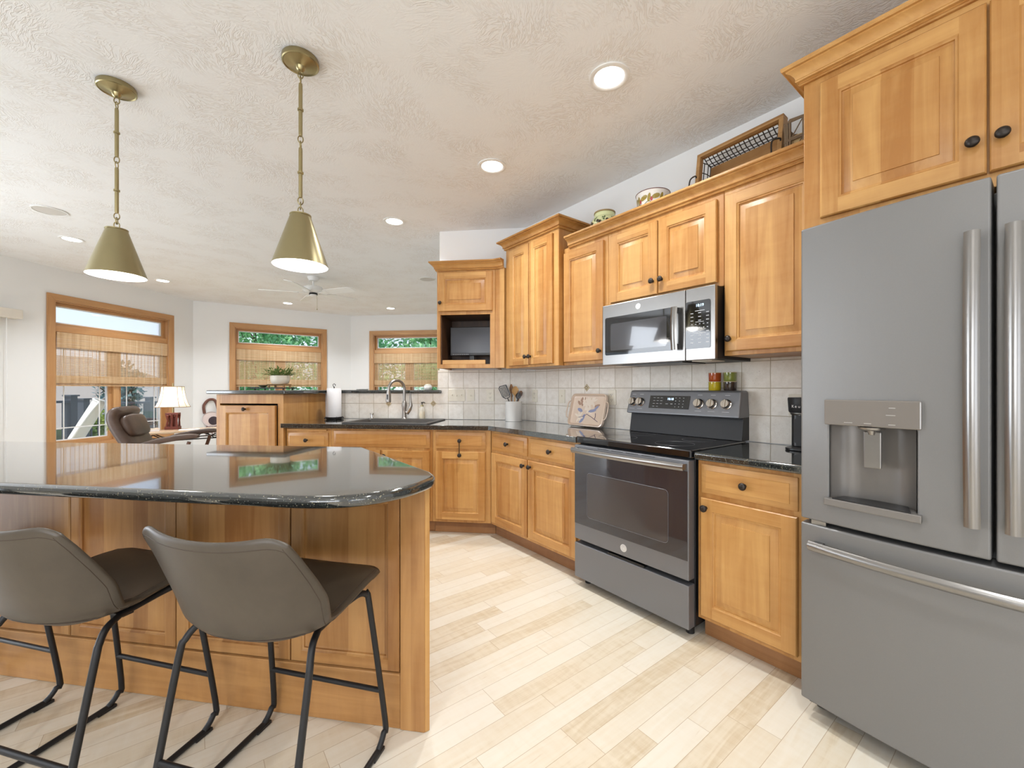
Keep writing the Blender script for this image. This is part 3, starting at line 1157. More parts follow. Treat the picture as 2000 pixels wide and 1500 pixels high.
def add_drawer(root, x0, x1, z0, z1, yf, kx=None):
    d = obj('drawer', drawer_mesh(x0, x1, z0, z1, yf), [wood_h], root, smooth=28)
    if kx is not None:
        knob(d, kx, (z0 + z1) / 2, yf)
    return d


# ----- base cabinets. Local frame: x along the run, y into the wall, y = 0 on the face frame
ZC0, ZC1 = 0.868, 0.905     # counter underside and top
FA, FB = 1.95, 3.378        # face frame planes of range run and sink run


def base(label, loc, rz, w0, w1, depth, poly=None, tk0=0.0, tk1=0.0):
    r = thing('base_cabinet', label, 'cabinet', loc, rz, 'honey wood base cabinets')
    m = MB()
    if poly:
        m.prism(poly, 0.105, ZC0 - 0.001)
    else:
        m.box(w0, w1, 0.0, depth, 0.105, ZC0 - 0.001)
    obj('carcass', m, wood_v, r, bevel=0.002)
    m = MB().box(w0 + tk0, w1 + tk1, 0.065, 0.085, 0.001, 0.104)
    obj('toe_kick', m, wood_toe, r)
    return r


# inner front corner, where the two face planes meet
den = nA.x * nB.y - nA.y * nB.x
ICF = Vector(((FA * nB.y - FB * nA.y) / den, (nA.x * FB - nB.x * FA) / den))
uI, xI = ICF.dot(eA), ICF.dot(eB)
ICT = Vector((((FA + 0.065) * nB.y - (FB + 0.065) * nA.y) / den, (nA.x * (FB + 0.065) - nB.x * (FA + 0.065)) / den))
uT, xT = ICT.dot(eA), ICT.dot(eB)

# left of the range: two drawers over two doors
r = base('wide base cabinet left of the range with two drawers over two doors', PA(-2.33, FA), AA, uI + 2.33 + 0.002, -1.835 + 2.33, 0.56, tk0=uT - uI)
for ch in r.children:
    if ch.name.startswith('carcass'):
        pass
zd0, zd1, zr0, zr1 = 0.128, 0.690, 0.712, 0.848
o_ = -0.02
add_door(r, -2.795 + 2.33, -2.343 + 2.33, zd0, zd1, o_, -2.375 + 2.33, 0.645)
add_door(r, -2.331 + 2.33, -1.856 + 2.33, zd0, zd1, o_, -2.300 + 2.33, 0.645)
add_drawer(r, -2.795 + 2.33, -2.350 + 2.33, zr0, zr1, o_, -2.572 + 2.33)
add_drawer(r, -2.322 + 2.33, -1.856 + 2.33, zr0, zr1, o_, -2.09 + 2.33)

# right of the range
r = base('narrow base cabinet between range and refrigerator, one drawer over one door', PA(-0.83, FA), AA, -1.062 + 0.83, -0.597 + 0.83, 0.56)
add_door(r, -1.042 + 0.83, -0.640 + 0.83, zd0, zd1, o_, -1.015 + 0.83, 0.645)
add_drawer(r, -1.042 + 0.83, -0.640 + 0.83, zr0, zr1, o_, -0.84 + 0.83)

# sink run
r = base('small base cabinet at the end of the sink run beside the raised cabinet', PB(-2.19, FB), AB, -2.386 + 2.19, -1.975 + 2.19, 0.56)
add_drawer(r, -2.372 + 2.19, -1.998 + 2.19, zr0 - 0.01, zr1 - 0.022, o_, -2.185 + 2.19)
add_door(r, -2.372 + 2.19, -1.998 + 2.19, zd0, zd1 - 0.012, o_, -2.03 + 2.19, 0.64)
m = MB().box(-2.372 + 2.19, -2.008 + 2.19, -0.014, 0.02, 0.842, 0.858)
obj('cutting_board', m, wood_h, r, bevel=0.003)

r = base('wide sink base cabinet with a false drawer front under the sink', PB(-1.525, FB), AB, -1.973 + 1.525, -1.077 + 1.525, 0.56)
m = drawer_mesh(-1.945 + 1.525, -1.100 + 1.525, zr0, zr1, o_)
obj('false_front', m, wood_h, r, smooth=28)
add_door(r, -1.945 + 1.525, -1.528 + 1.525, zd0, zd1, o_, -1.56 + 1.525, 0.645)
add_door(r, -1.518 + 1.525, -1.100 + 1.525, zd0, zd1, o_, -1.488 + 1.525, 0.645)

r = base('base cabinet right of the sink whose drawer is strapped to its door', PB(-0.84, FB), AB, -1.075 + 0.84, xI + 0.84 - 0.002, 0.56,
         [(-1.075 + 0.84, 0.0), (xI + 0.84 - 0.002, 0.0), (xI + 0.84 - 0.002, 0.02), (-0.5 + 0.84, 0.3), (-0.40 + 0.84, 0.55), (-1.075 + 0.84, 0.55)], tk1=xT - xI)
add_drawer(r, -1.050 + 0.84, -0.632 + 0.84, zr0, zr1, o_, -0.842 + 0.84)
add_door(r, -1.050 + 0.84, -0.632 + 0.84, zd0, zd1, o_, -0.842 + 0.84, 0.662)
sl = thing('safety_strap', 'dark child safety strap joining two knobs right of the sink', 'strap', PB(-0.842, FB - 0.045, 0.78), AB)
m = MB()
kz0, kz1 = 0.662 - 0.78, 0.78 - 0.78
for zc_ in (kz0, kz1):
    m.tube([(0.0125 * math.cos(a), 0.012, zc_ + 0.0125 * math.sin(a)) for a in [k * math.pi / 8 for k in range(16)]], 0.002, 6, True)
m.bar((-0.002, 0.010, kz0 + 0.012), (-0.002, 0.010, kz1 - 0.012), 0.006, 0.003)
obj('strap_band', m, bronze, sl)

# ----- raised cabinet with the panelled dishwasher
XR0, XR1 = -3.027, -2.392
r = thing('dishwasher_cabinet', 'tall wooden cabinet holding a panelled dishwasher, left of the sink run', 'cabinet', PB(-2.71, 3.345), AB)
q0, q1 = XR0 + 2.71, XR1 + 2.71
HB = 1.155
m = MB()
m.box(q0, q0 + 0.035, 0, 0.66, 0.105, HB).box(q1 - 0.022, q1, 0, 0.66, 0.105, HB)
m.box(q0 + 0.035, q1 - 0.022, 0, 0.02, 1.075, HB).box(q0 + 0.035, q1 - 0.022, 0.64, 0.66, 0.105, HB)
m.box(q0 + 0.035, q1 - 0.022, 0, 0.64, 0.105, 0.125)
m.box(q1 - 0.052, q1 - 0.022, 0, 0.02, 0.125, 1.075)
obj('carcass', m, wood_v, r, bevel=0.0015)
m = MB().box(q0, q1, 0.07, 0.09, 0.001, 0.104)
obj('toe_kick', m, wood_toe, r)
m = MB().box(q0 + 0.05, q1 - 0.06, 0.06, 0.62, 0.14, 1.06)
obj('dishwasher_tub', m, black_plastic, r)
d = obj('dishwasher_door', door_mesh(q0 + 0.046, q1 - 0.062, 0.20, 1.060, -0.022, t=0.024, s=0.062, raised=False), [wood_v, wood_h], r, smooth=28)
knob(d, (q0 + q1) / 2 - 0.025, 1.028, -0.022)

# ----- counters
FEA, FEB = 1.91, 3.338
den2 = den
ICE = Vector(((FEA * nB.y - FEB * nA.y) / den2, (nA.x * FEB - nB.x * FEA) / den2))


def slab_obj(name, pts, z0, z1, label, bev=0.011, group='dark granite countertops'):
    """worktop slab: the mesh sits on an origin of its own"""
    c = sum((Vector(p) for p in pts), Vector((0, 0))) / len(pts)
    m = MB().prism([(p[0] - c.x, p[1] - c.y) for p in pts], z0 - z1, 0.0)
    o = obj(name, m, granite_mat, loc=(c.x, c.y, z1), bevel=bev, seg=5, smooth=180, harden=True)
    tag(o, label, 'countertop', group)
    return o, c


pts = [PB(-2.388, 3.346).xy, PB(-2.415, 3.343).xy, PB(-2.415, FEB).xy, ICE, PA(-1.836, FEA).xy, PA(-1.836, 2.531).xy, PB(xC - 0.012, yC - 0.014).xy, PB(-2.388, yC - 0.014).xy]
ct, cc = slab_obj('countertop', pts, ZC0, ZC1, 'L-shaped dark granite countertop with the sink, running to the range')
slab_obj('countertop', [PA(-1.066, FEA).xy, PA(-0.597, FEA).xy, PA(-0.597, 2.531).xy, PA(-1.066, 2.531).xy], ZC0, ZC1,
         'short dark granite countertop between range and refrigerator, under the coffee maker')
pts = [PB(-3.085, 3.295).xy, PB(-2.345, 3.295).xy, PB(-2.345, yC - 0.035).xy, PB(-1.178, yC - 0.035).xy, PB(-1.178, yC - 0.0135).xy, PB(-1.2185, yC - 0.0135).xy, PB(-1.2185, yC + 0.36).xy, PB(-3.085, yC + 0.36).xy]
slab_obj('bar_counter', pts, 1.159, 1.191, 'raised dark granite bar top behind the sink and over the dishwasher cabinet', 0.009)

# hole for the sink
SX0, SX1, SY0, SY1 = -1.905, -1.125, 3.405, 3.945
hole = obj('sink_cutter', MB().box(SX0 + 0.02, SX1 - 0.02, SY0 + 0.02, SY1 - 0.02, 0.6, 1.2), granite_mat, rz=AB)
md = ct.modifiers.new('cut', 'BOOLEAN')
md.object = hole
md.operation = 'DIFFERENCE'
md.solver = 'EXACT'
bpy.context.view_layer.update()
dg = bpy.context.evaluated_depsgraph_get()
me = bpy.data.meshes.new_from_object(ct.evaluated_get(dg))
ct.modifiers.clear()
ct.data = me
bpy.data.objects.remove(hole)

# ----- upper cabinets on the range wall
WALLA = 2.545
FU = 2.215
ZU0 = 1.378


def upper(label, u0, u1, z0, z1, face=FU, cx=None):
    cx = (u0 + u1) / 2
    r = thing('upper_cabinet', label, 'cabinet', PA(cx, face), AA, 'honey wood upper cabinets')
    m = MB().box(u0 - cx, u1 - cx, 0.0, WALLA - face - 0.001, z0, z1)
    obj('carcass', m, wood_v, r, bevel=0.002)
    return r, cx


r, cx = upper('tall upper cabinet in the corner with two narrow doors', -2.905, -2.252, ZU0, 2.405, 2.165)
add_door(r, -2.842 - cx, -2.584 - cx, ZU0 + 0.018, 2.372, o_, -2.606 - cx, 1.462)
add_door(r, -2.577 - cx, -2.308 - cx, ZU0 + 0.018, 2.372, o_, -2.555 - cx, 1.462)
r, cx = upper('single door upper cabinet left of the microwave', -2.250, -1.832, ZU0, 2.245)
add_door(r, -2.236 - cx, -1.862 - cx, ZU0 + 0.022, 2.205, o_, -1.884 - cx, 1.462)
r, cx = upper('short upper cabinet with two doors above the microwave', -1.830, -1.066, 1.745, 2.245)
add_door(r, -1.800 - cx, -1.452 - cx, 1.768, 2.205, o_, -1.478 - cx, 1.848)
add_door(r, -1.444 - cx, -1.098 - cx, 1.768, 2.205, o_, -1.418 - cx, 1.848)
r, cx = upper('single door upper cabinet right of the microwave, beside the refrigerator', -1.064, -0.616, ZU0, 2.245)
add_door(r, -1.052 - cx, -0.640 - cx, ZU0 + 0.022, 2.205, o_, -1.028 - cx, 1.462)
r, cx = upper('deep two door cabinet over the refrigerator', -0.613, 0.365, 1.815, 2.41, 1.92)
add_door(r, -0.555 - cx, -0.133 - cx, 1.858, 2.372, o_, -0.160 - cx, 1.955)
add_door(r, -0.127 - cx, 0.300 - cx, 1.858, 2.372, o_, -0.100 - cx, 1.955)
# side panels that stand either side of the refrigerator
r = thing('refrigerator_gable', 'tall wooden end panel left of the refrigerator', 'panel', PA(-0.585, 1.98), AA)
obj('end_panel', MB().box(-0.010, 0.008, 0.0, 0.55, 0.001, 1.813), wood_v, r)
r = thing('refrigerator_gable', 'tall wooden end panel right of the refrigerator', 'panel', PA(0.372, 1.93), AA)
obj('end_panel', MB().box(-0.002, 0.016, 0.0, 0.6, 0.001, 2.41), wood_v, r)


CROWN = [(0.0, 0.0), (0.010, 0.0), (0.014, 0.004), (0.010, 0.010), (0.010, 0.014), (0.020, 0.016), (0.022, 0.020), (0.020, 0.025), (0.024, 0.036), (0.034, 0.048), (0.046, 0.054), (0.046, 0.060), (0.056, 0.060), (0.060, 0.064), (0.060, 0.074), (0.0, 0.074)]


def crown(label, path, z):
    """path is laid so that the room lies to its right"""
    c = Vector(path[0])
    m = MB().sweep([(o, q) for o, q in CROWN], [(Vector(p) - c) for p in path])
    o = obj('crown_molding', m, wood_h, loc=(c.x, c.y, z), smooth=30)
    return tag(o, label, 'molding', 'crown moldings on the upper cabinets')


g = 0.0012
crown('crown molding on top of the tall corner cabinet', [PA(-2.905, 2.50).xy, PA(-2.905 - g, 2.165 - g).xy, PA(-2.252 + g, 2.165 - g).xy, PA(-2.252 + g, WALLA - 0.003).xy], 2.395)
crown('long crown molding over the microwave cabinets, under jars and trays', [PA(-2.190, FU - g).xy, PA(-0.6155, FU - g).xy], 2.236)
crown('crown molding on the cabinet over the refrigerator', [PA(-0.613 - g, WALLA - 0.003).xy, PA(-0.613 - g, 1.92 - g).xy, PA(0.39, 1.92 - g).xy], 2.40)

# ----- television cabinet on the sink wall with a canted corner
TF = 3.61
r = thing('television_cabinet', 'open wooden upper cabinet with a small television inside', 'cabinet', PB(-0.85, TF), AB)
x0, x1 = -1.112 + 0.85, -0.591 + 0.85
P1 = PA(-2.907, 2.145)
ca = Vector((P1.dot(Vector((eB.x, eB.y, 0))) + 0.85, P1.dot(Vector((nB.x, nB.y, 0))) - TF))
dep = yC - TF - 0.002
m = MB()
m.box(x0, x0 + 0.03, 0, dep, 1.385, 2.25)
m.box(x1 - 0.045, x1, 0, 0.02, 1.385, 2.25)
m.box(x1 - 0.02, x1, 0.02, dep, 1.385, 2.25)
m.box(x0 + 0.03, x1 - 0.045, 0, 0.02, 2.215, 2.25).box(x0 + 0.03, x1 - 0.045, 0, 0.02, 1.856, 1.89).box(x0 + 0.03, x1 - 0.045, 0, 0.02, 1.385, 1.42)
m.box(x0 + 0.03, x1 - 0.02, 0.02, dep, 2.23, 2.249).box(x0 + 0.03, x1 - 0.02, 0.02, dep, 1.4, 1.42)
obj('carcass', m, wood_v, r, bevel=0.0015)
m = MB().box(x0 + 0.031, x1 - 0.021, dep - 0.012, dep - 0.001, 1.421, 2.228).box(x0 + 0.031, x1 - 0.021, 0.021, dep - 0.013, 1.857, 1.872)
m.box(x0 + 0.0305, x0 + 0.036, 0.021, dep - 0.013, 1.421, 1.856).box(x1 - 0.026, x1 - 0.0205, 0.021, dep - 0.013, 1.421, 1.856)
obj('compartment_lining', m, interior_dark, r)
m = MB().prism([(x1 + 0.0005, 0.0), (ca.x, ca.y), (ca.x + 0.02, ca.y + 0.05), (x1 + 0.0005, 0.06)], 1.385, 2.25)
obj('canted_filler', m, wood_v, r, bevel=0.0015)
add_door(r, x0 + 0.016, x1 - 0.022, 1.885, 2.228, -0.02, x0 + 0.036, 1.958)
m = MB().box(x0 + 0.045, x1 - 0.09, 0.012, 0.035, 1.4205, 1.458)
obj('front_ledge', m, wood_h, r, bevel=0.002)
cpt = [PB(-1.112 - g, yC - 0.003).xy, PB(-1.112 - g, TF - g).xy, PB(-0.591, TF - g).xy, PB(ca.x - 0.85 - 0.002, TF + ca.y - 0.003).xy]
crown('crown molding with a canted corner on the television cabinet', cpt, 2.243)

tv = thing('television', 'small black flat television inside the open cabinet', 'television', PB(-0.835, TF + 0.14, 1.4215), AB)
m = MB().box(-0.195, 0.195, 0.0, 0.035, 0.085, 0.345)
obj('bezel', m, black_plastic, tv, bevel=0.004)
m = MB().box(-0.183, 0.183, -0.0025, -0.0005, 0.108, 0.336)
obj('screen', m, screen_mat, tv)
m = MB()
for k in range(9):
    m.box(-0.17 + k * 0.017, -0.161 + k * 0.017, -0.0035, -0.001, 0.094, 0.097)
obj('button_marks', m, mark_white, tv)
m = MB().prism(rrect(-0.09, 0.09, 0.0, 0.11, 0.03), 0.0, 0.012).box(-0.02, 0.02, 0.03, 0.05, 0.012, 0.09)
obj('stand', m, black_plastic, tv)

# ================================================================= APPLIANCES
def logo(parent, x, z, y, r=0.022):
    """round silver emblem: ring with a monogram"""
    m = MB().lathe([(0.0, 0.0), (r, 0.0), (r, 0.0015), (r * 0.97, 0.002), (0.0, 0.002)], 32, T(x, y, z) @ TO_FRONT)
    e = obj('emblem', m, steel_logo, parent, smooth=40)
    m = MB().tube([(x + r * 0.82 * math.cos(a), y - 0.0022, z + r * 0.82 * math.sin(a)) for a in [k * math.pi / 16 for k in range(32)]], r * 0.04, 5, True)
    obj('emblem_ring', m, white_paint, e)
    text_part('emblem_letters', 'GE', r * 0.95, white_paint, e, (x, y - 0.0026, z), (R(90), 0, 0))
    return e


def slab_grid(mb, xs, zs, yf, yb, holes=()):
    """slab with front y = yf(x); cells (i, j) in holes are left open right through"""
    nx, nz = len(xs), len(zs)
    vs = [(x, yf(x), z) for z in zs for x in xs] + [(x, yb, z) for z in zs for x in xs]
    o = nx * nz
    fs = []
    full = lambda i, j: 0 <= i < nx - 1 and 0 <= j < nz - 1 and (i, j) not in holes
    idx = lambda i, j: j * nx + i
    for j in range(nz - 1):
        for i in range(nx - 1):
            if not full(i, j):
                continue
            a, b, c, d = idx(i, j), idx(i + 1, j), idx(i + 1, j + 1), idx(i, j + 1)
            fs += [(a, b, c, d), (o + d, o + c, o + b, o + a)]
            if not full(i, j - 1):
                fs.append((a, o + a, o + b, b))
            if not full(i, j + 1):
                fs.append((d, c, o + c, o + d))
            if not full(i - 1, j):
                fs.append((a, d, o + d, o + a))
            if not full(i + 1, j):
                fs.append((b, o + b, o + c, c))
    return mb.add(vs, fs)


# ----- refrigerator. Local: x along the wall, y into the wall, front corner plane y = 0
FW = 0.944
fr = thing('refrigerator', 'slate gray french door refrigerator with water dispenser and bottom freezer', 'refrigerator', PA(-0.581 + FW / 2, 1.791), AA)
hw = FW / 2


def bow(x):
    return -0.0415 * (1 - (x / hw) ** 2)


m = MB().box(-hw + 0.006, hw - 0.006, 0.062, 0.745, 0.03, 1.776)
obj('cabinet_body', m, slate_body, fr, bevel=0.004)
m = MB().box(-hw + 0.02, hw - 0.02, 0.10, 0.12, 0.002, 0.066)
obj('kick_grille', m, black_plastic, fr, bevel=0.003)
zf0, zf1, zd0_, zd1_ = 0.074, 0.718, 0.734, 1.794
xl0, xl1 = -hw, -0.0045
rx0, rx1, rz0_, rz1_ = -0.3815, -0.154, 0.823, 1.083      # recess


def spread_x(a, b, n, extra=()):
    return sorted(set([a + (b - a) * k / n for k in range(n + 1)] + list(extra)))


m = MB()
xs = spread_x(xl0, rx0, 3) + spread_x(rx0, rx1, 6)[1:] + spread_x(rx1, xl1, 4)[1:]
zs = [zd0_, rz0_, rz1_, zd1_]
ho = {(i, 1) for i in range(len(xs) - 1) if xs[i] >= rx0 - 1e-6 and xs[i + 1] <= rx1 + 1e-6}
slab_grid(m, xs, zs, bow, 0.055, ho)
ld = obj('left_door', m, slate, fr, bevel=0.006, seg=3)
m = MB()
slab_grid(m, spread_x(-xl1, hw, 9), [zd0_, zd1_], bow, 0.055)
rd = obj('right_door', m, slate, fr, bevel=0.006, seg=3)
m = MB()
slab_grid(m, spread_x(-hw, hw, 16), [zf0, zf1], bow, 0.055)
fz = obj('freezer_drawer', m, slate, fr, bevel=0.006, seg=3)


def bar_handle(name, parent, pts, nrm, half_w, thick):
    """curved flat bar handle: pts centreline, nrm outward, section half_w wide with a domed front"""
    P = [Vector(p) for p in pts]
    N = len(P)
    mb = MB()
    nrm = Vector(nrm)
    loops = []
    for i in range(N):
        tg = (P[min(i + 1, N - 1)] - P[max(i - 1, 0)]).normalized()
        side = tg.cross(nrm).normalized()
        out = side.cross(tg).normalized()
        lp = []
        for k in range(9):
            s = -1 + 2 * k / 8
            lp.append(P[i] + side * half_w * s + out * thick * (1 - 0.75 * s * s))
        lp += [P[i] + side * half_w * 0.96, P[i] - side * half_w * 0.96]
        loops.append([tuple(q) for q in lp])
    mb.rings(loops, True, True)
    return obj(name, mb, steel, parent, smooth=45)


def v_handle(parent, x):
    y = bow(x)
    pts = []
    for k in range(15):
        s = k / 14
        z = 0.823 + (1.645 - 0.823) * s
        pts.append((x, y - 0.030 - 0.022 * math.sin(math.pi * s), z))
    h = bar_handle('handle', parent, pts, (0, -1, 0), 0.0165, 0.012)
    mb = MB()
    for z in (0.842, 1.626):
        mb.box(x - 0.012, x + 0.012, y - 0.036, y + 0.002, z - 0.012, z + 0.012)
    obj('handle_mount', mb, steel, h)


v_handle(ld, -0.0375)
v_handle(rd, 0.0375)
pts = []
for k in range(21):
    s = -1 + 2 * k / 20
    x = s * 0.435
    pts.append((x, bow(x) - 0.032 - 0.02 * (1 - s * s), 0.650))
h = bar_handle('handle', fz, pts, (0, -1, 0), 0.0165, 0.012)
mb = MB()
for s in (-1, 1):
    mb.box(s * 0.41 - 0.014, s * 0.41 + 0.014, bow(0.41) - 0.036, bow(0.41) + 0.002, 0.638, 0.662)
obj('handle_mount', mb, steel, h)
# dispenser in the left door
xm = (rx0 + rx1) / 2
m = MB()
loops = []
for zz in (rz0_ + 0.001, rz1_ - 0.001):
    lp = []
    for k in range(13):
        s = -1 + 2 * k / 12
        x = xm + s * (rx1 - rx0 - 0.004) / 2
        lp.append((x, 0.005 + 0.045 * (1 - s ** 4), zz))
    loops.append(lp)
vs = loops[0] + loops[1]
n_ = 13
m.add(vs, [(k, k + 1, n_ + k + 1, n_ + k) for k in range(n_ - 1)])
fl = [(x, y, z) for x, y, z in loops[0]]
fr_ = [(xm - (rx1 - rx0) / 2 + 0.002, bow(rx0) + 0.004, rz0_ + 0.001), (xm + (rx1 - rx0) / 2 - 0.002, bow(rx1) + 0.004, rz0_ + 0.001)]
m.add([fr_[0]] + fl + [fr_[1]], [tuple(range(15))])
fl = [(x, y, z) for x, y, z in loops[1]]
ft_ = [(p[0], p[1], rz1_ - 0.001) for p in fr_]
m.add([ft_[0]] + fl + [ft_[1]], [tuple(range(15))])
m.add([fr_[0], loops[0][0], loops[1][0], ft_[0]], [(0, 1, 2, 3)])
m.add([fr_[1], loops[0][-1], loops[1][-1], ft_[1]], [(0, 1, 2, 3)])
obj('dispenser_recess', m, plain('dispenser_gray', (116, 112, 108), 0.3, 0.3), ld, fix=False, smooth=30)
mid = bow(xm)
tilt = (bow(rx1) - bow(rx0)) / (rx1 - rx0)


def yb_(x, off):
    return mid + tilt * (x - xm) - off


m = MB()
slab_grid(m, [rx0 - 0.012, rx1 + 0.012], [1.083, 1.1705], lambda x: yb_(x, 0.010), 0.02)
pn = obj('dispenser_panel', m, plain('dispenser_gloss', (112, 106, 100), 0.06, 0.0, 0.0, Coat_Weight=1.0, Coat_Roughness=0.03), ld, bevel=0.004)
m = MB()
for x, z, w in ((-0.21, 1.147, 0.016), (-0.21, 1.124, 0.030), (-0.27, 1.094, 0.022), (-0.21, 1.094, 0.018), (-0.32, 1.094, 0.03)):
    m.box(x - w / 2, x + w / 2, yb_(x, 0.0108), yb_(x, 0.0102), z - 0.0012, z + 0.0012)
obj('panel_lettering', m, plain('panel_print', (158, 154, 150), 0.4), pn)
m = MB()
slab_grid(m, [rx0 - 0.012, rx1 + 0.012], [0.802, 0.827], lambda x: yb_(x, 0.014), 0.02)
obj('drip_tray', m, plain('dispenser_tray', (124, 120, 116), 0.35, 0.4), ld, bevel=0.003)
m = MB().prism([(rx0 + 0.012, mid + 0.0), (rx1 - 0.012, mid + 0.0 + tilt * 0.2), (rx1 - 0.03, 0.03), (xm, 0.046), (rx0 + 0.03, 0.03)], 0.8275, 0.831)
obj('tray_grid', m, black_plastic, ld)
m = MB()
m.box(xm - 0.022, xm + 0.024, -0.004, 0.006, 0.945, 1.066)
obj('dispenser_paddle', m, steel, ld, bevel=0.003)
m = MB().lathe([(0.0, 1.054), (0.008, 1.056), (0.012, 1.069), (0.034, 1.074), (0.036, 1.081), (0, 1.081)], 20, T(xm, -0.006, 0))
obj('dispenser_spout', m, nickel, ld, smooth=40)
m = MB()
for s in (-1, 1):
    for z, y in ((0.726, 0.02),):
        m.box(s * (hw - 0.055) - 0.022, s * (hw - 0.055) + 0.022, 0.0, 0.05, 0.7185, 0.7335)
obj('hinge', m, nickel, fr)

# ----- range
RC = -1.45
rg = thing('range', 'slate electric range with glass cooktop, front oven and drawer', 'range', PA(RC, 1.90), AA)
W2 = 0.376
m = MB().box(-W2, W2, 0.045, 0.60, 0.05, 0.865)
obj('oven_body', m, black_metal, rg, bevel=0.003)
m = MB()
for sx in (-1, 1):
    for yy in (0.07, 0.56):
        m.lathe([(0.02, 0.0005), (0.02, 0.03), (0.012, 0.03), (0.012, 0.05)], 14, T(sx * (W2 - 0.04), yy, 0))
obj('foot', m, black_plastic, rg)
m = MB().prism(rrect(-W2 - 0.003, W2 + 0.003, 0.002, 0.585, 0.012), 0.872, 0.912)
obj('cooktop', m, black_glass, rg, bevel=0.006, seg=3)
m = MB()
for x, y, rr in ((-0.19, 0.17, 0.115), (0.19, 0.17, 0.10), (-0.19, 0.42, 0.08), (0.19, 0.42, 0.09)):
    m.tube([(x + rr * math.cos(a), y + rr * math.sin(a), 0.9122) for a in [k * math.pi / 20 for k in range(40)]], 0.0006, 4, True)
obj('burner_ring', m, plain('burner_print', (70, 70, 74), 0.3), rg)
# oven door
zo0, zo1 = 0.287, 0.862
m = MB()
xs = [-W2 + 0.002, -0.335, 0.335, W2 - 0.002]
slab_grid(m, xs, [zo0, 0.378, 0.795, zo1], lambda x: -0.012, 0.042)
dr_ = obj('oven_door', m, steel_dark, rg, bevel=0.004)
m = MB().box(-W2 + 0.006, W2 - 0.006, -0.0155, -0.0125, 0.382, 0.812)
gl_ = obj('door_glass', m, oven_glass, dr_, bevel=0.001)
m = MB().prism([(p[0], p[1]) for p in rrect(-0.265, 0.265, 0.44, 0.70, 0.02)], 0.0, 0.0008, T(0, -0.0156, 0) @ Matrix.Rotation(R(90), 4, 'X'))
obj('inner_window', m, oven_inner, gl_)
m = MB()
q = rrect(-0.268, 0.268, 0.437, 0.703, 0.022)
m.tube([(p[0], -0.0162, p[1]) for p in q], 0.0012, 4, True)
obj('window_outline', m, plain('window_outline_gray', (96, 96, 100), 0.3), gl_)
pts = []
for k in range(15):
    s = -1 + 2 * k / 14
    pts.append((s * 0.366, -0.046 - 0.018 * (1 - s * s), 0.834))
h = bar_handle('handle', dr_, pts, (0, -1, 0), 0.0165, 0.010)
m = MB()
for s in (-1, 1):
    m.box(s * 0.352 - 0.013, s * 0.352 + 0.013, -0.048, -0.010, 0.820, 0.848)
obj('handle_mount', m, steel, h)
m = MB()
for k in range(4):
    m.box(-0.19 + k * 0.1, -0.11 + k * 0.1, -0.0128, -0.0115, 0.855, 0.858)
obj('vent_slot', m, black_plastic, dr_)
logo(dr_, -0.005, 0.332, -0.0122, 0.021)
# storage drawer
m = MB().box(-W2 + 0.002, W2 - 0.002, -0.012, 0.044, 0.052, 0.262)
sd = obj('storage_drawer', m, steel_dark, rg, bevel=0.004)
m = MB().box(-0.12, 0.12, -0.006, 0.043, 0.2635, 0.274)
obj('drawer_grip', m, black_plastic, sd)
# backguard
m = MB()
m.add([(-W2, 0.535, 0.9125), (W2, 0.535, 0.9125), (W2, 0.56, 1.05), (-W2, 0.56, 1.05), (-W2, 0.628, 0.9125), (W2, 0.628, 0.9125), (W2, 0.628, 1.05), (-W2, 0.628, 1.05)],
      [(0, 1, 2, 3), (7, 6, 5, 4), (0, 4, 5, 1), (1, 5, 6, 2), (2, 6, 7, 3), (3, 7, 4, 0)])
bg = obj('backguard', m, black_metal, rg, bevel=0.003)
m = MB()
ya, yb2 = 0.500, 0.545
m.rings([[(-W2 - 0.004, ya, 1.040), (-W2 - 0.004, 0.629, 1.040), (-W2 + 0.004, 0.629, 1.195), (-W2 + 0.004, yb2, 1.195)],
         [(W2 + 0.004, ya, 1.040), (W2 + 0.004, 0.629, 1.040), (W2 - 0.004, 0.629, 1.195), (W2 - 0.004, yb2, 1.195)]], True, True)
cp = obj('control_panel', m, steel_dark, rg, bevel=0.012, seg=3)
slope = math.atan2(yb2 - ya, 0.155)
PF = T(0, ya, 1.040) @ Matrix.Rotation(-slope, 4, 'X')      # panel face: local x, z up the face, -y outwards
m = MB().box(-0.205, 0.075, -0.003, -0.0005, 0.040, 0.125, PF)
dp = obj('display_panel', m, black_glass, cp)
p_ = PF @ Vector((-0.055, -0.0036, 0.103))
text_part('clock_digits', '10:18', 0.020, digit_glow, dp, p_, (R(90) - slope, 0, 0))
m = MB()
rnd = random.Random(5)
for ix in range(3):
    for iz in range(4):
        if (ix, iz) != (2, 0):
            m.box(-0.178 + ix * 0.026, -0.163 + ix * 0.026, -0.0038, -0.0031, 0.052 + iz * 0.019, 0.0545 + iz * 0.019, PF)
for ix in range(3):
    for iz in range(4):
        m.box(-0.020 + ix * 0.026, -0.015 + ix * 0.026, -0.0038, -0.0031, 0.052 + iz * 0.019, 0.056 + iz * 0.019, PF)
m.box(-0.085, -0.068, -0.0038, -0.0031, 0.07, 0.073, PF).box(-0.05, -0.036, -0.0038, -0.0031, 0.07, 0.073, PF)
obj('key_marks', m, mark_white, dp)
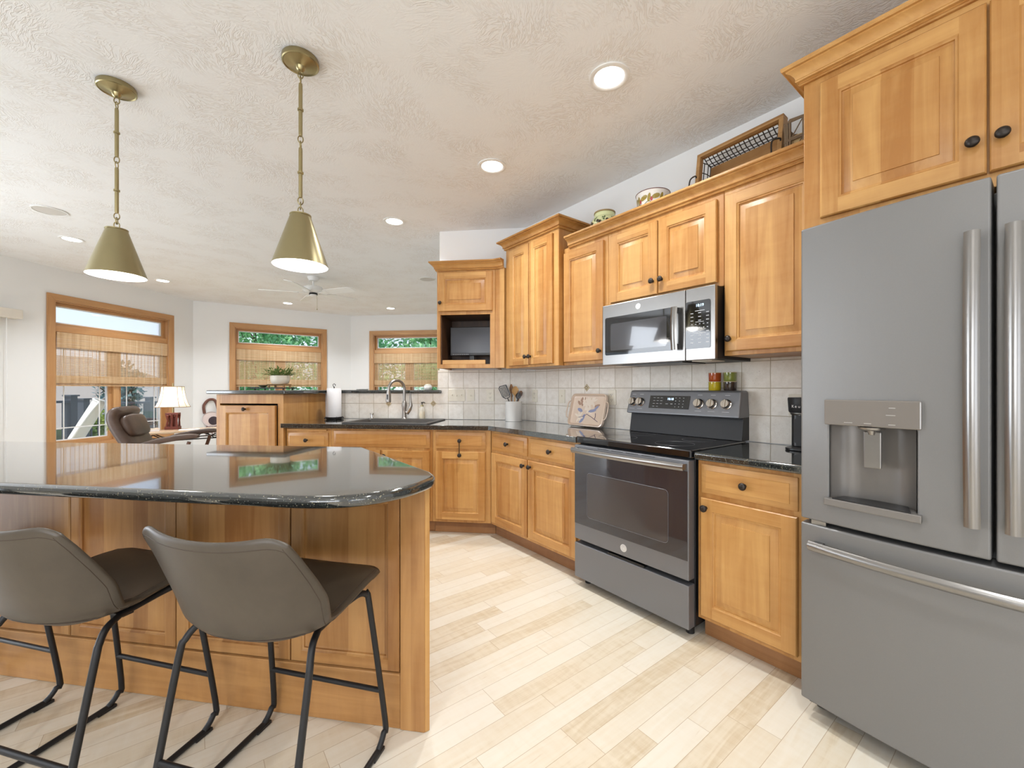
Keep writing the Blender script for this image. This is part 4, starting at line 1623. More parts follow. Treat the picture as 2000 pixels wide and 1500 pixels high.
for x in (-0.335, -0.275, 0.135, 0.215, 0.298):
    xf = PF @ T(x, -0.0005, 0.078) @ TO_FRONT
    m = MB().lathe([(0.0, 0.0), (0.030, 0.0), (0.030, 0.006), (0.026, 0.008), (0.0245, 0.026), (0.022, 0.029), (0.0, 0.029)], 28, xf)
    kb = obj('control_knob', m, knob_steel, cp, smooth=40)
    m = MB().box(-0.005, 0.005, -0.0235, 0.0235, 0.0285, 0.036, xf)
    obj('knob_grip', m, knob_steel, kb, bevel=0.002)
for x in (-0.335, -0.275, 0.135, 0.215, 0.298):
    obj('dial_mark', MB().box(x - 0.014, x + 0.014, -0.0012, -0.0004, 0.132, 0.1345, PF), mark_white, cp)
    obj('dial_mark', MB().box(x - 0.02, x + 0.02, -0.0012, -0.0004, 0.033, 0.035, PF), mark_white, cp)

# ----- microwave over the range
MZ0, MZ1 = 1.357, 1.741
mw = thing('microwave', 'stainless over-the-range microwave with black glass door', 'microwave', PA(-1.436, 2.125), AA)
m = MB().box(-0.366, 0.366, 0.028, 0.415, MZ0 + 0.004, MZ1 - 0.001)
obj('oven_body', m, black_metal, mw, bevel=0.003)
m = MB().box(-0.24, 0.16, 0.05, 0.30, MZ0 - 0.004, MZ0 + 0.0035)
obj('vent_filter', m, black_plastic, mw)
m = MB().box(0.21, 0.32, 0.06, 0.20, MZ0 - 0.002, MZ0 + 0.0035)
obj('task_lamp', m, white_plastic, mw)
xs_ = 0.206
m = MB()
slab_grid(m, [-0.3685, xs_ - 0.001], [MZ0, MZ1], lambda x: 0.0, 0.027)
md_ = obj('door', m, steel, mw, bevel=0.004)
m = MB().prism([(p[0], p[1]) for p in rrect(-0.345, 0.140, MZ0 + 0.062, MZ1 - 0.082, 0.012)], 0.0005, 0.0025, Matrix.Rotation(R(90), 4, 'X'))
gw = obj('door_glass', m, black_glass, md_)
m = MB().prism([(p[0], p[1]) for p in rrect(-0.300, 0.095, MZ0 + 0.09, MZ1 - 0.125, 0.01)], 0.0026, 0.0030, Matrix.Rotation(R(90), 4, 'X'))
obj('inner_window', m, plain('microwave_screen', (52, 52, 56), 0.08, 0, 0, Coat_Weight=1.0, Coat_Roughness=0.02), gw)
pts = [(0.158, -0.028 - 0.008 * math.sin(math.pi * k / 10), MZ0 + 0.062 + (MZ1 - MZ0 - 0.150) * k / 10) for k in range(11)]
h = bar_handle('handle', md_, pts, (0, -1, 0), 0.019, 0.010)
m = MB()
for z in (MZ0 + 0.08, MZ1 - 0.105):
    m.box(0.146, 0.170, -0.030, 0.001, z - 0.014, z + 0.014)
obj('handle_mount', m, black_metal, h)
logo(md_, -0.095, MZ1 - 0.042, -0.0004, 0.0175)
m = MB()
slab_grid(m, [xs_ + 0.001, 0.3685], [MZ0, MZ1], lambda x: 0.0, 0.027)
cpm = obj('control_side', m, steel, mw, bevel=0.004)
m = MB().prism([(p[0], p[1]) for p in rrect(xs_ + 0.003, 0.345, MZ0 + 0.062, MZ1 - 0.070, 0.010)], 0.0005, 0.0025, Matrix.Rotation(R(90), 4, 'X'))
kp = obj('keypad', m, black_glass, cpm)
text_part('clock_digits', '10:19', 0.020, digit_glow, kp, (0.288, -0.0032, MZ1 - 0.096), (R(90), 0, 0))
m = MB()
zz = MZ1 - 0.135
for row in range(9):
    cols = 5 if row in (3, 4) else 3
    for c in range(cols):
        x = 0.245 + c * (0.085 / (cols - 1))
        wd = 0.0035 if cols == 5 else 0.0075
        m.box(x - wd, x + wd, -0.0034, -0.0026, zz - row * 0.0195 - 0.0015, zz - row * 0.0195 + 0.0015)
m.box(0.262, 0.315, -0.0034, -0.0026, zz + 0.010, zz + 0.0125).box(0.265, 0.31, -0.0034, -0.0026, zz - 0.0485, zz - 0.0465).box(0.258, 0.32, -0.0034, -0.0026, zz - 0.108, zz - 0.1055)
obj('key_marks', m, mark_white, kp)

# ================================================================= ISLAND AND STOOLS
IO = Vector((-0.306, 1.473))
isl = thing('kitchen_island', 'wooden kitchen island base with framed panels behind the bar stools', 'island', (IO.x, IO.y, 0), AI)
IZ = 0.866
m = MB().prism([(-3.35, 0.022), (-0.022, 0.022), (-0.60, 0.565), (-3.35, 0.565)], 0.001, IZ)
obj('carcass', m, wood_isl, isl)
m = MB().box(-3.35, -0.092, 0.002, 0.0215, 0.001, 0.198)
m.box(-3.35, -0.092, -0.004, 0.002, 0.19, 0.198)
obj('base_board', m, wood_isl_h, isl, bevel=0.002)
m = MB().box(-3.35, -0.092, 0.004, 0.0215, 0.842, IZ)
obj('top_rail', m, wood_isl_h, isl)
edges = [-3.01, -2.512, -2.012, -1.514, -1.016, -0.523, -0.093]
for a_, b_ in zip(edges[:-1], edges[1:]):
    m = door_mesh(a_ + 0.0025, b_ - 0.0025, 0.2005, 0.8405, 0.0, t=0.021, s=0.042, raised=False)
    obj('panel', m, [wood_isl, wood_isl_h], isl, smooth=28)
m = MB().box(-0.0905, 0.0, -0.002, 0.0215, 0.001, IZ)
obj('corner_post', m, wood_isl, isl, bevel=0.002)
e_ = Vector((-0.578, 0.543)).normalized()
n_e = Vector((e_.y, -e_.x))
q = [Vector((0.0015, 0.0)), Vector((0.0015, 0.0)) + e_ * 0.76, Vector((0.0015, 0.0)) + e_ * 0.76 + n_e * 0.018, Vector((0.0015, 0.0)) + n_e * 0.018]
m = MB().prism([tuple(p) for p in q], 0.001, IZ)
obj('end_panel', m, wood_v, isl, bevel=0.002)

crv = catmull([(-0.292, 1.535), (-0.268, 1.470), (-0.275, 1.405), (-0.318, 1.305), (-0.395, 1.222), (-0.50, 1.180), (-0.63, 1.182), (-0.84, 1.214)], 5)
poly = [(-0.775, 2.185)] + [tuple(p) for p in crv] + [(-3.7, 1.667), (-3.7, 2.53), (-2.93, 2.42)]
slab_obj('countertop', poly, ZC0, ZC1, 'big dark granite island countertop with a rounded corner above the stools', 0.0165)


def make_stool(label):
    r = thing('bar_stool', label, 'bar stool', (0, 0, 0), 0, 'bar stools along the island')

    # shell: v runs from the front lip of the seat to the top of the back
    cl = [(0.215, 0.572), (0.20, 0.588), (0.12, 0.583), (0.02, 0.562), (-0.07, 0.538), (-0.145, 0.536), (-0.200, 0.576), (-0.222, 0.645), (-0.243, 0.715), (-0.262, 0.785), (-0.278, 0.838)]
    hw_ = [0.200, 0.218, 0.226, 0.231, 0.235, 0.240, 0.247, 0.252, 0.250, 0.243, 0.230]
    fw = [0.0, 0.0, 0.0, 0.0, 0.02, 0.055, 0.100, 0.105, 0.088, 0.065, 0.045]     # wings reach forward
    up = [0.0, 0.004, 0.010, 0.020, 0.038, 0.050, 0.030, 0.014, 0.006, 0.002, 0.006]     # edges rise
    n = len(cl)

    def mid(s, v):
        f = min(max(v, 0.0), 1.0) * (n - 1)
        i = min(int(f), n - 2)
        t = f - i
        L = lambda q: q[i] * (1 - t) + q[i + 1] * t
        y = cl[i][0] * (1 - t) + cl[i + 1][0] * t
        z = cl[i][1] * (1 - t) + cl[i + 1][1] * t
        k = abs(s) ** 2.3
        y += L(fw) * k
        z += L(up) * k
        c = max(0.0, abs(s) - 0.72) / 0.28
        if v > 0.7:
            q = ((v - 0.7) / 0.3) ** 2
            z += q * (0.020 * s * s - 0.034 * c ** 2.2)
        if v < 0.2:
            q = ((0.2 - v) / 0.2) ** 2
            y -= q * 0.055 * c ** 2.2
        return Vector((s * L(hw_), y, z))

    def shell(s, v, side):
        e = 0.01
        du = mid(s + e, v) - mid(s - e, v)
        v0, v1 = max(0.0, v - 0.01), min(1.0, v + 0.01)
        dv = mid(s, v1) - mid(s, v0)
        nr = du.cross(dv).normalized()
        ed = max(abs(s), abs(2 * v - 1))
        h = 0.0125 * (1 - ed ** 14) ** 0.5 + 0.0005
        return mid(s, v) + nr * h * side

    def soft(q):          # denser rows near the rim
        x = 2 * q - 1
        return math.copysign(1 - (1 - abs(x)) ** 1.6, x)

    NU, NV = 26, 40
    mo_ = MB().grid(lambda u, v: shell(soft(u), (soft(v) + 1) / 2, 1), NU, NV)
    mi_ = MB().grid(lambda u, v: shell(soft(u), (soft(v) + 1) / 2, -1), NU, NV)
    o_n = len(mo_.v)
    mo_.add(mi_.v, [f[::-1] for f in mi_.f])
    w_ = NU + 1
    ring = [i for i in range(w_)] + [j * w_ + NU for j in range(1, NV + 1)] + [NV * w_ + i for i in range(NU - 1, -1, -1)] + [j * w_ for j in range(NV - 1, 0, -1)]
    for a in range(len(ring)):
        b = (a + 1) % len(ring)
        mo_.f.append([ring[a], o_n + ring[a], o_n + ring[b], ring[b]])
        mo_.m.append(0)
    obj('seat', mo_, stool_leather, r, smooth=180)
    m = MB()
    for s in (-0.94, 0.94):
        m.tube([shell(s, 0.36 + 0.62 * k / 24, 1) for k in range(25)], 0.0011, 5)
        m.tube([shell(s, 0.02 + 0.96 * k / 30, -1) for k in range(31)], 0.0011, 5)
    m.tube([shell(-0.94 + 1.88 * k / 24, 0.965, 1) for k in range(25)], 0.0011, 5)
    for v in (0.565, 0.58):
        m.tube([shell(-0.985 + 1.97 * k / 30, v - 0.14 * abs(-0.985 + 1.97 * k / 30) ** 2.2, 1) for k in range(31)], 0.0011, 5)
    obj('stitching', m, plain('stitch_brown', (66, 54, 44), 0.7), r)
    # frame: two sled loops
    for s in (-1, 1):
        pts = [(s * 0.175, -0.060, 0.528), (s * 0.196, -0.108, 0.518), (s * 0.210, -0.135, 0.488), (s * 0.216, -0.150, 0.44), (s * 0.222, -0.222, 0.09), (s * 0.228, -0.236, 0.032), (s * 0.228, -0.222, 0.014), (s * 0.228, -0.19, 0.0115),
               (s * 0.228, 0.12, 0.0115), (s * 0.228, 0.165, 0.016), (s * 0.228, 0.195, 0.045), (s * 0.227, 0.204, 0.085), (s * 0.203, 0.148, 0.50), (s * 0.198, 0.138, 0.535), (s * 0.190, 0.11, 0.548), (s * 0.175, 0.06, 0.540)]
        pts = catmull(pts, 4)
        m = MB().tube(pts, 0.0095, 10, True)
        lg = obj('side_frame', m, black_metal, r, smooth=60)
        for y in (0.155, -0.19):
            m = MB().box(s * 0.228 - 0.011, s * 0.228 + 0.011, y - 0.03, y + 0.03, 0.0008, 0.012)
            obj('glide', m, black_plastic, lg, bevel=0.002)
    for y0_, x_ in ((0.190, 0.2205), (-0.2014, 0.2205)):
        m = MB().cyl((-x_, y0_, 0.19), (x_, y0_, 0.19), 0.0085, 10)
        obj('footrest', m, black_metal, r, smooth=60)
    m = MB().box(-0.17, 0.17, -0.05, -0.02, 0.514, 0.521).box(-0.18, 0.18, 0.08, 0.11, 0.540, 0.548)
    obj('seat_bracket', m, black_metal, r)
    return r


st = make_stool('brown leather bar stool nearest the island corner, its whole back in view')
SR = R(-14)
st.location = (-0.702, 1.286, 0)
st.rotation_euler.z = SR
dup(st, (-1.334, 1.364, 0), SR, 'brown leather bar stool at the left edge, half its back cut off')
dup(st, (-2.04, 1.498, 0), SR, 'bar stool mostly out of frame, only black legs showing at lower left')

# ================================================================= SINK AND COUNTER THINGS
sk = thing('kitchen_sink', 'dark composite drop-in sink set in the granite below the bar', 'sink', PB(0, 0, ZC1), AB)
m = MB()
ri = rrect(SX0 + 0.045, SX1 - 0.045, SY0 + 0.045, SY1 - 0.10, 0.03)
loops = [[(p[0], p[1], z) for p in rrect(SX0 - i, SX1 + i, SY0 - i, SY1 + i, 0.03)] for i, z in ((0.0, 0.0006), (0.0, 0.007), (-0.004, 0.010))]
loops += [[(p[0], p[1], 0.010) for p in ri], [(p[0], p[1], 0.004) for p in rrect(SX0 + 0.049, SX1 - 0.049, SY0 + 0.049, SY1 - 0.104, 0.03)],
          [(p[0], p[1], -0.2) for p in rrect(SX0 + 0.06, SX1 - 0.06, SY0 + 0.06, SY1 - 0.115, 0.04)]]
m.rings(loops, False, True)
obj('basin', m, sink_mat, sk, smooth=35)
m = MB().lathe([(0.0, -0.197), (0.04, -0.197), (0.045, -0.1995), (0, -0.1995)], 24, T((SX0 + SX1) / 2, 3.68, 0))
obj('drain', m, chrome, sk)

fx_, fy_ = -1.525, 3.895
fa = thing('faucet', 'brushed gooseneck faucet with pull-down spray head at the sink', 'faucet', PB(fx_, fy_, ZC1 + 0.0102), AB)
m = MB().lathe([(0.0, 0.0), (0.030, 0.0), (0.028, 0.006), (0.021, 0.012), (0.019, 0.06), (0.022, 0.10), (0.026, 0.128), (0.024, 0.150), (0.018, 0.166), (0.015, 0.172), (0.0, 0.172)], 28)
obj('body', m, nickel, fa, smooth=40)
sp_ = [(0.0, 0.0, 0.165), (0.0, 0.0, 0.285)]
rr = 0.083
for k in range(1, 13):
    a = math.pi * k / 12
    sp_.append((-0.6 * (rr - rr * math.cos(a)), -0.8 * (rr - rr * math.cos(a)), 0.285 + rr * math.sin(a)))
sp_ += [(-0.6 * 2 * rr - 0.002, -0.8 * 2 * rr - 0.002, 0.262)]
m = MB().tube(sp_, 0.0135, 14)
obj('neck', m, nickel, fa, smooth=60)
hx, hy = -0.6 * 2 * rr - 0.002, -0.8 * 2 * rr - 0.002
m = MB().lathe([(0.0, 0.270), (0.016, 0.270), (0.0165, 0.262), (0.018, 0.255), (0.022, 0.235), (0.024, 0.19), (0.0235, 0.165), (0.019, 0.160), (0.0, 0.160)], 24, T(hx, hy, 0))
hd_ = obj('spray_head', m, nickel, fa, smooth=40)
m = MB().box(hx - 0.006, hx + 0.006, hy - 0.0262, hy - 0.020, 0.188, 0.235)
obj('spray_button', m, black_plastic, hd_, bevel=0.002)
m = MB().tube([(0.012, 0.0, 0.070), (0.035, -0.004, 0.055), (0.055, -0.006, 0.090), (0.070, -0.008, 0.13), (0.066, -0.008, 0.170), (0.062, -0.008, 0.225), (0.063, -0.008, 0.245)],
              [0.012, 0.017, 0.019, 0.016, 0.0095, 0.0085, 0.010], 12)
obj('lever', m, nickel, fa, smooth=60)

sd_ = thing('sink_air_gap', 'small chrome winged air gap left of the faucet', 'sink fitting', PB(-1.855, 3.895, ZC1 + 0.0102), AB)
m = MB().lathe([(0.0, 0.0), (0.019, 0.0), (0.017, 0.006), (0.009, 0.012), (0.008, 0.035), (0.0, 0.038)], 18)
obj('post', m, chrome, sd_, smooth=40)
m = MB()
for s in (-1, 1):
    m.tube([(0, 0, 0.028), (s * 0.010, 0, 0.036), (s * 0.014, 0, 0.052)], [0.004, 0.005, 0.006], 8)
obj('wing', m, chrome, sd_, smooth=60)

sb = thing('soap_dispenser', 'clear soap bottle with brass and black pump right of the faucet', 'soap dispenser', PB(-1.355, 3.915, ZC1 + 0.0102), AB)
m = MB().lathe([(0.0, 0.0), (0.028, 0.0), (0.030, 0.006), (0.030, 0.085), (0.024, 0.105), (0.012, 0.113), (0.012, 0.118), (0.0, 0.118)], 24)
obj('bottle', m, clear_bottle, sb, smooth=40)
m = MB().lathe([(0.0, 0.004), (0.0265, 0.004), (0.0265, 0.07), (0.0, 0.07)], 24)
obj('soap', m, plain('liquid_soap', (236, 228, 204), 0.3), sb, smooth=40)
m = MB().lathe([(0.0, 0.1185), (0.014, 0.1185), (0.014, 0.132), (0.006, 0.134), (0.0, 0.134)], 18)
obj('pump_collar', m, brass, sb, smooth=40)
m = MB().lathe([(0.0, 0.134), (0.004, 0.134), (0.004, 0.148), (0.010, 0.149), (0.010, 0.160), (0, 0.160)], 14).tube([(0.0, 0, 0.156), (0.02, -0.006, 0.158), (0.032, -0.01, 0.150)], 0.004, 8)
obj('pump_head', m, black_plastic, sb, smooth=40)

pt = thing('paper_towel_holder', 'black iron paper towel holder with white roll, left end of the sink counter', 'paper towel holder', PB(-2.225, 3.86, ZC1), AB)
m = MB()
for k in range(4):
    a = R(45 + 90 * k)
    m.tube([(0.02 * math.cos(a), 0.02 * math.sin(a), 0.012), (0.07 * math.cos(a), 0.07 * math.sin(a), 0.012), (0.082 * math.cos(a), 0.082 * math.sin(a), 0.024), (0.088 * math.cos(a), 0.088 * math.sin(a), 0.012), (0.080 * math.cos(a), 0.080 * math.sin(a), 0.006)], 0.005, 8)
m.tube([(0.075 * math.cos(a), 0.075 * math.sin(a), 0.020) for a in [k * math.pi / 14 for k in range(28)]], 0.004, 8, True)
m.tube([(0.072 * math.cos(a), 0.072 * math.sin(a), 0.007) for a in [k * math.pi / 14 for k in range(28)]], 0.005, 8, True)
obj('base', m, black_metal, pt, smooth=60)
m = MB().cyl((0, 0, 0.008), (0, 0, 0.318), 0.005, 10)
m.tube([(0.0, 0, 0.318), (-0.011, 0, 0.326), (-0.012, 0, 0.340), (0.0, 0, 0.348), (0.012, 0, 0.341), (0.013, 0, 0.326)], 0.003, 8)
obj('stem', m, black_metal, pt, smooth=60)
m = MB().lathe([(0.02, 0.024), (0.064, 0.024), (0.066, 0.028), (0.066, 0.300), (0.064, 0.303), (0.02, 0.303), (0.02, 0.024)], 36, caps=False)
obj('paper_roll', m, paper_white, pt, smooth=40)


# outlets and switches on the tile
def plate(label, loc, rz, w, kind):
    r = thing('outlet_plate' if 'o' in kind else 'switch_plate', label, 'outlet' if 'o' in kind else 'light switch', loc, rz, 'ivory wall plates on the backsplash')
    m = MB().prism(rrect(-w / 2, w / 2, -0.0575, 0.0575, 0.005), 0.0, 0.006, Matrix.Rotation(R(90), 4, 'X'))
    obj('plate', m, white_plastic, r, bevel=0.0015)
    nn = len(kind)
    for i, ch in enumerate(kind):
        x = (i - (nn - 1) / 2) * 0.046
        if ch == 'o':
            for z in (-0.020, 0.020):
                m = MB().prism(rrect(x - 0.0165, x + 0.0165, z - 0.0135, z + 0.0135, 0.010), 0.0062, 0.0082, Matrix.Rotation(R(90), 4, 'X'))
                rc = obj('receptacle', m, white_plastic, r)
                m = MB().box(x - 0.0075, x - 0.0055, -0.0088, -0.0075, z - 0.003, z + 0.006).box(x + 0.0055, x + 0.0075, -0.0088, -0.0075, z - 0.003, z + 0.006)
                m.box(x - 0.002, x + 0.002, -0.0088, -0.0075, z - 0.010, z - 0.006)
                obj('slot', m, slot_dark, rc)
        else:
            m = MB().box(x - 0.005, x + 0.005, -0.015, -0.0062, -0.004 if ch == 's' else -0.010, 0.010 if ch == 's' else 0.004)
            obj('toggle', m, white_plastic, r, bevel=0.001)
    return r


def bx_at(px, d):
    t_ = (px - 1000) / 820
    dd = d / (nB.x * t_ + nB.y)
    return (t_ * eB.x + eB.y) * dd


def ux_at(px, d):
    t_ = (px - 1000) / 820
    dd = d / (nA.x * t_ + nA.y)
    return (t_ * eA.x + eA.y) * dd


TB, TA = yC - 0.0122, WALLA - 0.0122
plate('ivory triple switch plate on the tile below the television cabinet', PB(bx_at(892, TB), TB, 1.140), AB, 0.165, 'sts')
plate('ivory single switch plate beside the triple switch plate', PB(bx_at(919.5, TB), TB, 1.140), AB, 0.072, 't')
plate('ivory outlet left of the utensil crock on the sink wall', PB(bx_at(957.5, TB), TB, 1.140), AB, 0.072, 'o')
plate('ivory outlet behind the paper towel roll', PB(bx_at(660, TB), TB, 1.085), AB, 0.072, 'o')
plate('ivory outlet just right of the corner on the range wall', PA(ux_at(1045, TA), TA, 1.140), AA, 0.072, 'o')
plate('ivory switch plate half hidden behind the decorative tray', PA(ux_at(1098, TA), TA, 1.140), AA, 0.072, 's')
plate('ivory outlet between the decorative tray and the range', PA(ux_at(1196, TA), TA, 1.140), AA, 0.072, 'o')
plate('ivory outlet above the coffee maker by the refrigerator', PA(ux_at(1556, TA), TA, 1.120), AA, 0.072, 'o')

# utensil crock
uc = PA(ux_at(1003, 2.37), 2.37, ZC1)
cr = thing('utensil_crock', 'white ceramic crock in the corner holding cooking utensils', 'crock', uc, AB)
m = MB().lathe([(0.0, 0.001), (0.074, 0.001), (0.076, 0.006), (0.076, 0.175), (0.078, 0.180), (0.076, 0.184), (0.070, 0.184), (0.069, 0.178), (0.069, 0.012), (0.0, 0.012)], 40)
obj('jar', m, white_ceramic, cr, smooth=40)
utensil_wood = plain('utensil_wood', (206, 162, 104), 0.6, 0, 0.08, 20)
utensil_wood2 = plain('utensil_wood_dark', (150, 108, 70), 0.6, 0, 0.08, 20)


def utensil(name, label, dx, dy, lx, ly, ln, mat_, head, hm=None):
    """handle leans from the crock's bottom (dx, dy) along (lx, ly)"""
    d = Vector((lx, ly, 1)).normalized()
    u = thing(name, label, 'utensil', (uc.x, uc.y, uc.z), AB, 'utensils in the crock')
    p0 = Vector((dx, dy, 0.016))
    p1 = p0 + d * ln
    m = MB().tube([p0, p0 + d * ln * 0.5, p1], [0.006, 0.0055, 0.005], 10)
    obj('handle', m, mat_, u, smooth=60)
    # head local frame: z along the handle, x sideways
    x = Vector((1, 0, 0))
    x = (x - d * x.dot(d)).normalized()
    y = d.cross(x)
    M = Matrix(((x.x, y.x, d.x, p1.x), (x.y, y.y, d.y, p1.y), (x.z, y.z, d.z, p1.z), (0, 0, 0, 1)))
    obj('head', head(M), hm or mat_, u, smooth=50)
    return u


def spoon_head(w, l):
    def f(M):
        def fn(a, b):
            s = 2 * a - 1
            t = b
            ww = w * math.sin(math.pi * min(max(t, 0.04), 0.96)) ** 0.6
            return M @ Vector((s * ww, 0.006 * (1 - s * s), t * l - 0.004))
        mb = MB().grid(fn, 6, 10)
        mb2 = MB().grid(lambda a, b: M @ Vector(((2 * a - 1) * w * math.sin(math.pi * min(max(b, 0.04), 0.96)) ** 0.6, 0.006 * (1 - (2 * a - 1) ** 2) + 0.006, b * l - 0.004)), 6, 10)
        mb.add(mb2.v, mb2.f)
        return mb
    return f


def turner_head(M):
    mb = MB()
    outer = [(-0.018, 0.0), (-0.038, 0.028), (-0.040, 0.110), (-0.028, 0.124), (0.034, 0.116), (0.036, 0.026), (0.018, 0.0)]
    for i in range(len(outer)):
        a, b = outer[i], outer[(i + 1) % len(outer)]
        mb.bar(M @ Vector((a[0], 0, a[1])), M @ Vector((b[0], 0, b[1])), 0.008, 0.008)
    for k in range(5):
        x = -0.026 + k * 0.013
        mb.bar(M @ Vector((x, 0, 0.01)), M @ Vector((x, 0, 0.115)), 0.0075, 0.003)
    return mb


def whisk_head(M):
    mb = MB()
    for k in range(4):
        a = math.pi * k / 4
        pts = []
        for j in range(13):
            t = j / 12
            rr_ = 0.026 * math.sin(math.pi * t)
            zz = 0.10 * math.sin(math.pi * t * 0.5) if t < 0.5 else 0.10 * math.sin(math.pi * (1 - t) * 0.5)
            s = 1 if t < 0.5 else -1
            pts.append(M @ Vector((math.cos(a) * rr_ * s if t != 0.5 else 0, math.sin(a) * rr_ * s if t != 0.5 else 0, zz * 1.3)))
        mb.tube(pts, 0.0012, 5)
    return mb


def fork_head(M):
    mb = MB()
    mb.bar(M @ Vector((-0.018, 0, 0.012)), M @ Vector((0.018, 0, 0.012)), 0.012, 0.008)
    mb.bar(M @ Vector((0, 0, -0.005)), M @ Vector((0, 0, 0.012)), 0.014, 0.008)
    for k in range(4):
        x = -0.016 + k * 0.0107
        mb.bar(M @ Vector((x, 0, 0.014)), M @ Vector((x * 1.4, 0, 0.07)), 0.006, 0.005)
    return mb


utensil('slotted_turner', 'black slotted turner leaning left in the utensil crock', 0.03, -0.02, -0.42, 0.0, 0.215, black_plastic, turner_head)
utensil('wire_whisk', 'wire whisk behind the black turner in the crock', 0.0, 0.03, -0.08, 0.05, 0.20, nickel, whisk_head)
utensil('wooden_spoon', 'pale wooden spoon standing highest at the middle of the crock', 0.0, 0.0, 0.06, 0.02, 0.225, utensil_wood, spoon_head(0.032, 0.085))
utensil('wooden_spatula', 'narrow brown wooden spoon at the back of the crock', -0.02, 0.03, -0.02, 0.03, 0.24, utensil_wood2, spoon_head(0.018, 0.09))
utensil('pasta_fork', 'black pronged pasta fork leaning right in the crock', -0.03, -0.02, 0.38, -0.02, 0.205, black_plastic, fork_head)
utensil('serving_spoon', 'dark serving spoon leaning right at the crock rim', -0.01, 0.02, 0.30, 0.05, 0.22, utensil_wood2, spoon_head(0.02, 0.06))
utensil('black_spoon', 'black cooking spoon upright right of the pale spoon', 0.01, -0.03, 0.16, 0.0, 0.195, black_plastic, spoon_head(0.022, 0.06))

# decorative tray leaning on the backsplash
tr = thing('decorative_tray', 'clear amber tray with a painted flower spray leaning on the backsplash', 'tray', PA(ux_at(1143, 2.440), 2.440, ZC1 + 0.0035), AA)
LN = Matrix.Rotation(R(-15), 4, 'X')
tray_mat = plain('lucite_tray', (226, 204, 184), 0.08, 0.0, 0.03, 8, Coat_Weight=1.0, Coat_Roughness=0.03)
W_, H_ = 0.182, 0.262


def tray_pts(i, n=7):
    return [(p[0], p[1]) for p in rrect(-W_ + i, W_ - i, i, H_ - i, max(0.04 - i, 0.012), n)]


loops = []
for i, y in ((0.0, -0.006), (0.002, -0.024), (0.010, -0.026), (0.020, -0.010), (0.03, -0.007)):
    loops.append([LN @ Vector((p[0], y, p[1])) for p in tray_pts(i)])
back = [[LN @ Vector((p[0], 0.0, p[1])) for p in tray_pts(0.006)]]
m = MB().rings(back + loops, True, True)
obj('tray_body', m, tray_mat, tr, smooth=40)
m = MB()
for s in (-1, 1):
    pts = [LN @ Vector((s * W_, -0.02, 0.20)), LN @ Vector((s * (W_ + 0.022), -0.022, 0.185)), LN @ Vector((s * (W_ + 0.028), -0.022, 0.13)), LN @ Vector((s * (W_ + 0.022), -0.022, 0.075)), LN @ Vector((s * W_, -0.02, 0.06))]
    m.tube(catmull(pts, 4), 0.0055, 8)
obj('tray_handle', m, tray_mat, tr, smooth=60)
rnd = random.Random(11)


def petals(pts_, mat_, name):
    mb = MB()
    for (x, z, a, l, w) in pts_:
        q = []
        for k in range(10):
            t = 2 * math.pi * k / 10
            lx, lz = l * 0.5 * (1 + math.cos(t)), w * math.sin(t)
            q.append((x + lx * math.cos(a) - lz * math.sin(a), z + lx * math.sin(a) + lz * math.cos(a)))
        y = -0.0076 - 0.0006 * rnd.random()
        mb.add([LN @ Vector((p[0], y, p[1])) for p in q], [tuple(range(10))])
    return obj(name, mb, mat_, tr)


def blossom(cx, cz, n, l, w, j=0.4):
    return [(cx, cz, 2 * math.pi * k / n + rnd.uniform(-j, j), l * rnd.uniform(.8, 1.2), w) for k in range(n)]


petals(blossom(-0.01, 0.185, 8, 0.055, 0.010) + blossom(0.035, 0.20, 7, 0.045, 0.009) + blossom(-0.05, 0.215, 6, 0.035, 0.008) + blossom(-0.075, 0.075, 8, 0.05, 0.009) + blossom(0.0, 0.14, 7, 0.04, 0.009), plain('painted_cream_petal', (236, 222, 206), 0.2), 'painted_blossom')
petals([(-0.09, 0.20, 0.9, 0.07, 0.012), (-0.08, 0.17, 2.4, 0.05, 0.012), (-0.06, 0.16, 1.9, 0.06, 0.012), (0.06, 0.16, 0.3, 0.06, 0.011), (-0.045, 0.21, 1.7, 0.04, 0.01)], plain('painted_brown_leaf', (176, 144, 124), 0.2), 'painted_leaf')
petals([(-0.05, 0.12, 2.8, 0.06, 0.014), (-0.02, 0.10, 4.3, 0.075, 0.014), (0.01, 0.12, 0.2, 0.08, 0.012), (0.06, 0.13, 0.7, 0.06, 0.010), (-0.03, 0.06, 3.9, 0.05, 0.012)], plain('painted_blue_leaf', (146, 152, 184), 0.2), 'painted_blue_leaf')
m = MB()
for pts in ([(0.0, 0.10), (0.06, 0.075), (0.12, 0.045)], [(0.085, 0.062), (0.09, 0.085), (0.085, 0.11)], [(0.0, 0.1), (-0.03, 0.08), (-0.08, 0.07)]):
    m.tube([LN @ Vector((p[0], -0.0085, p[1])) for p in pts], 0.0022, 5)
obj('painted_twig', m, plain('painted_twig_brown', (112, 96, 118), 0.3), tr)

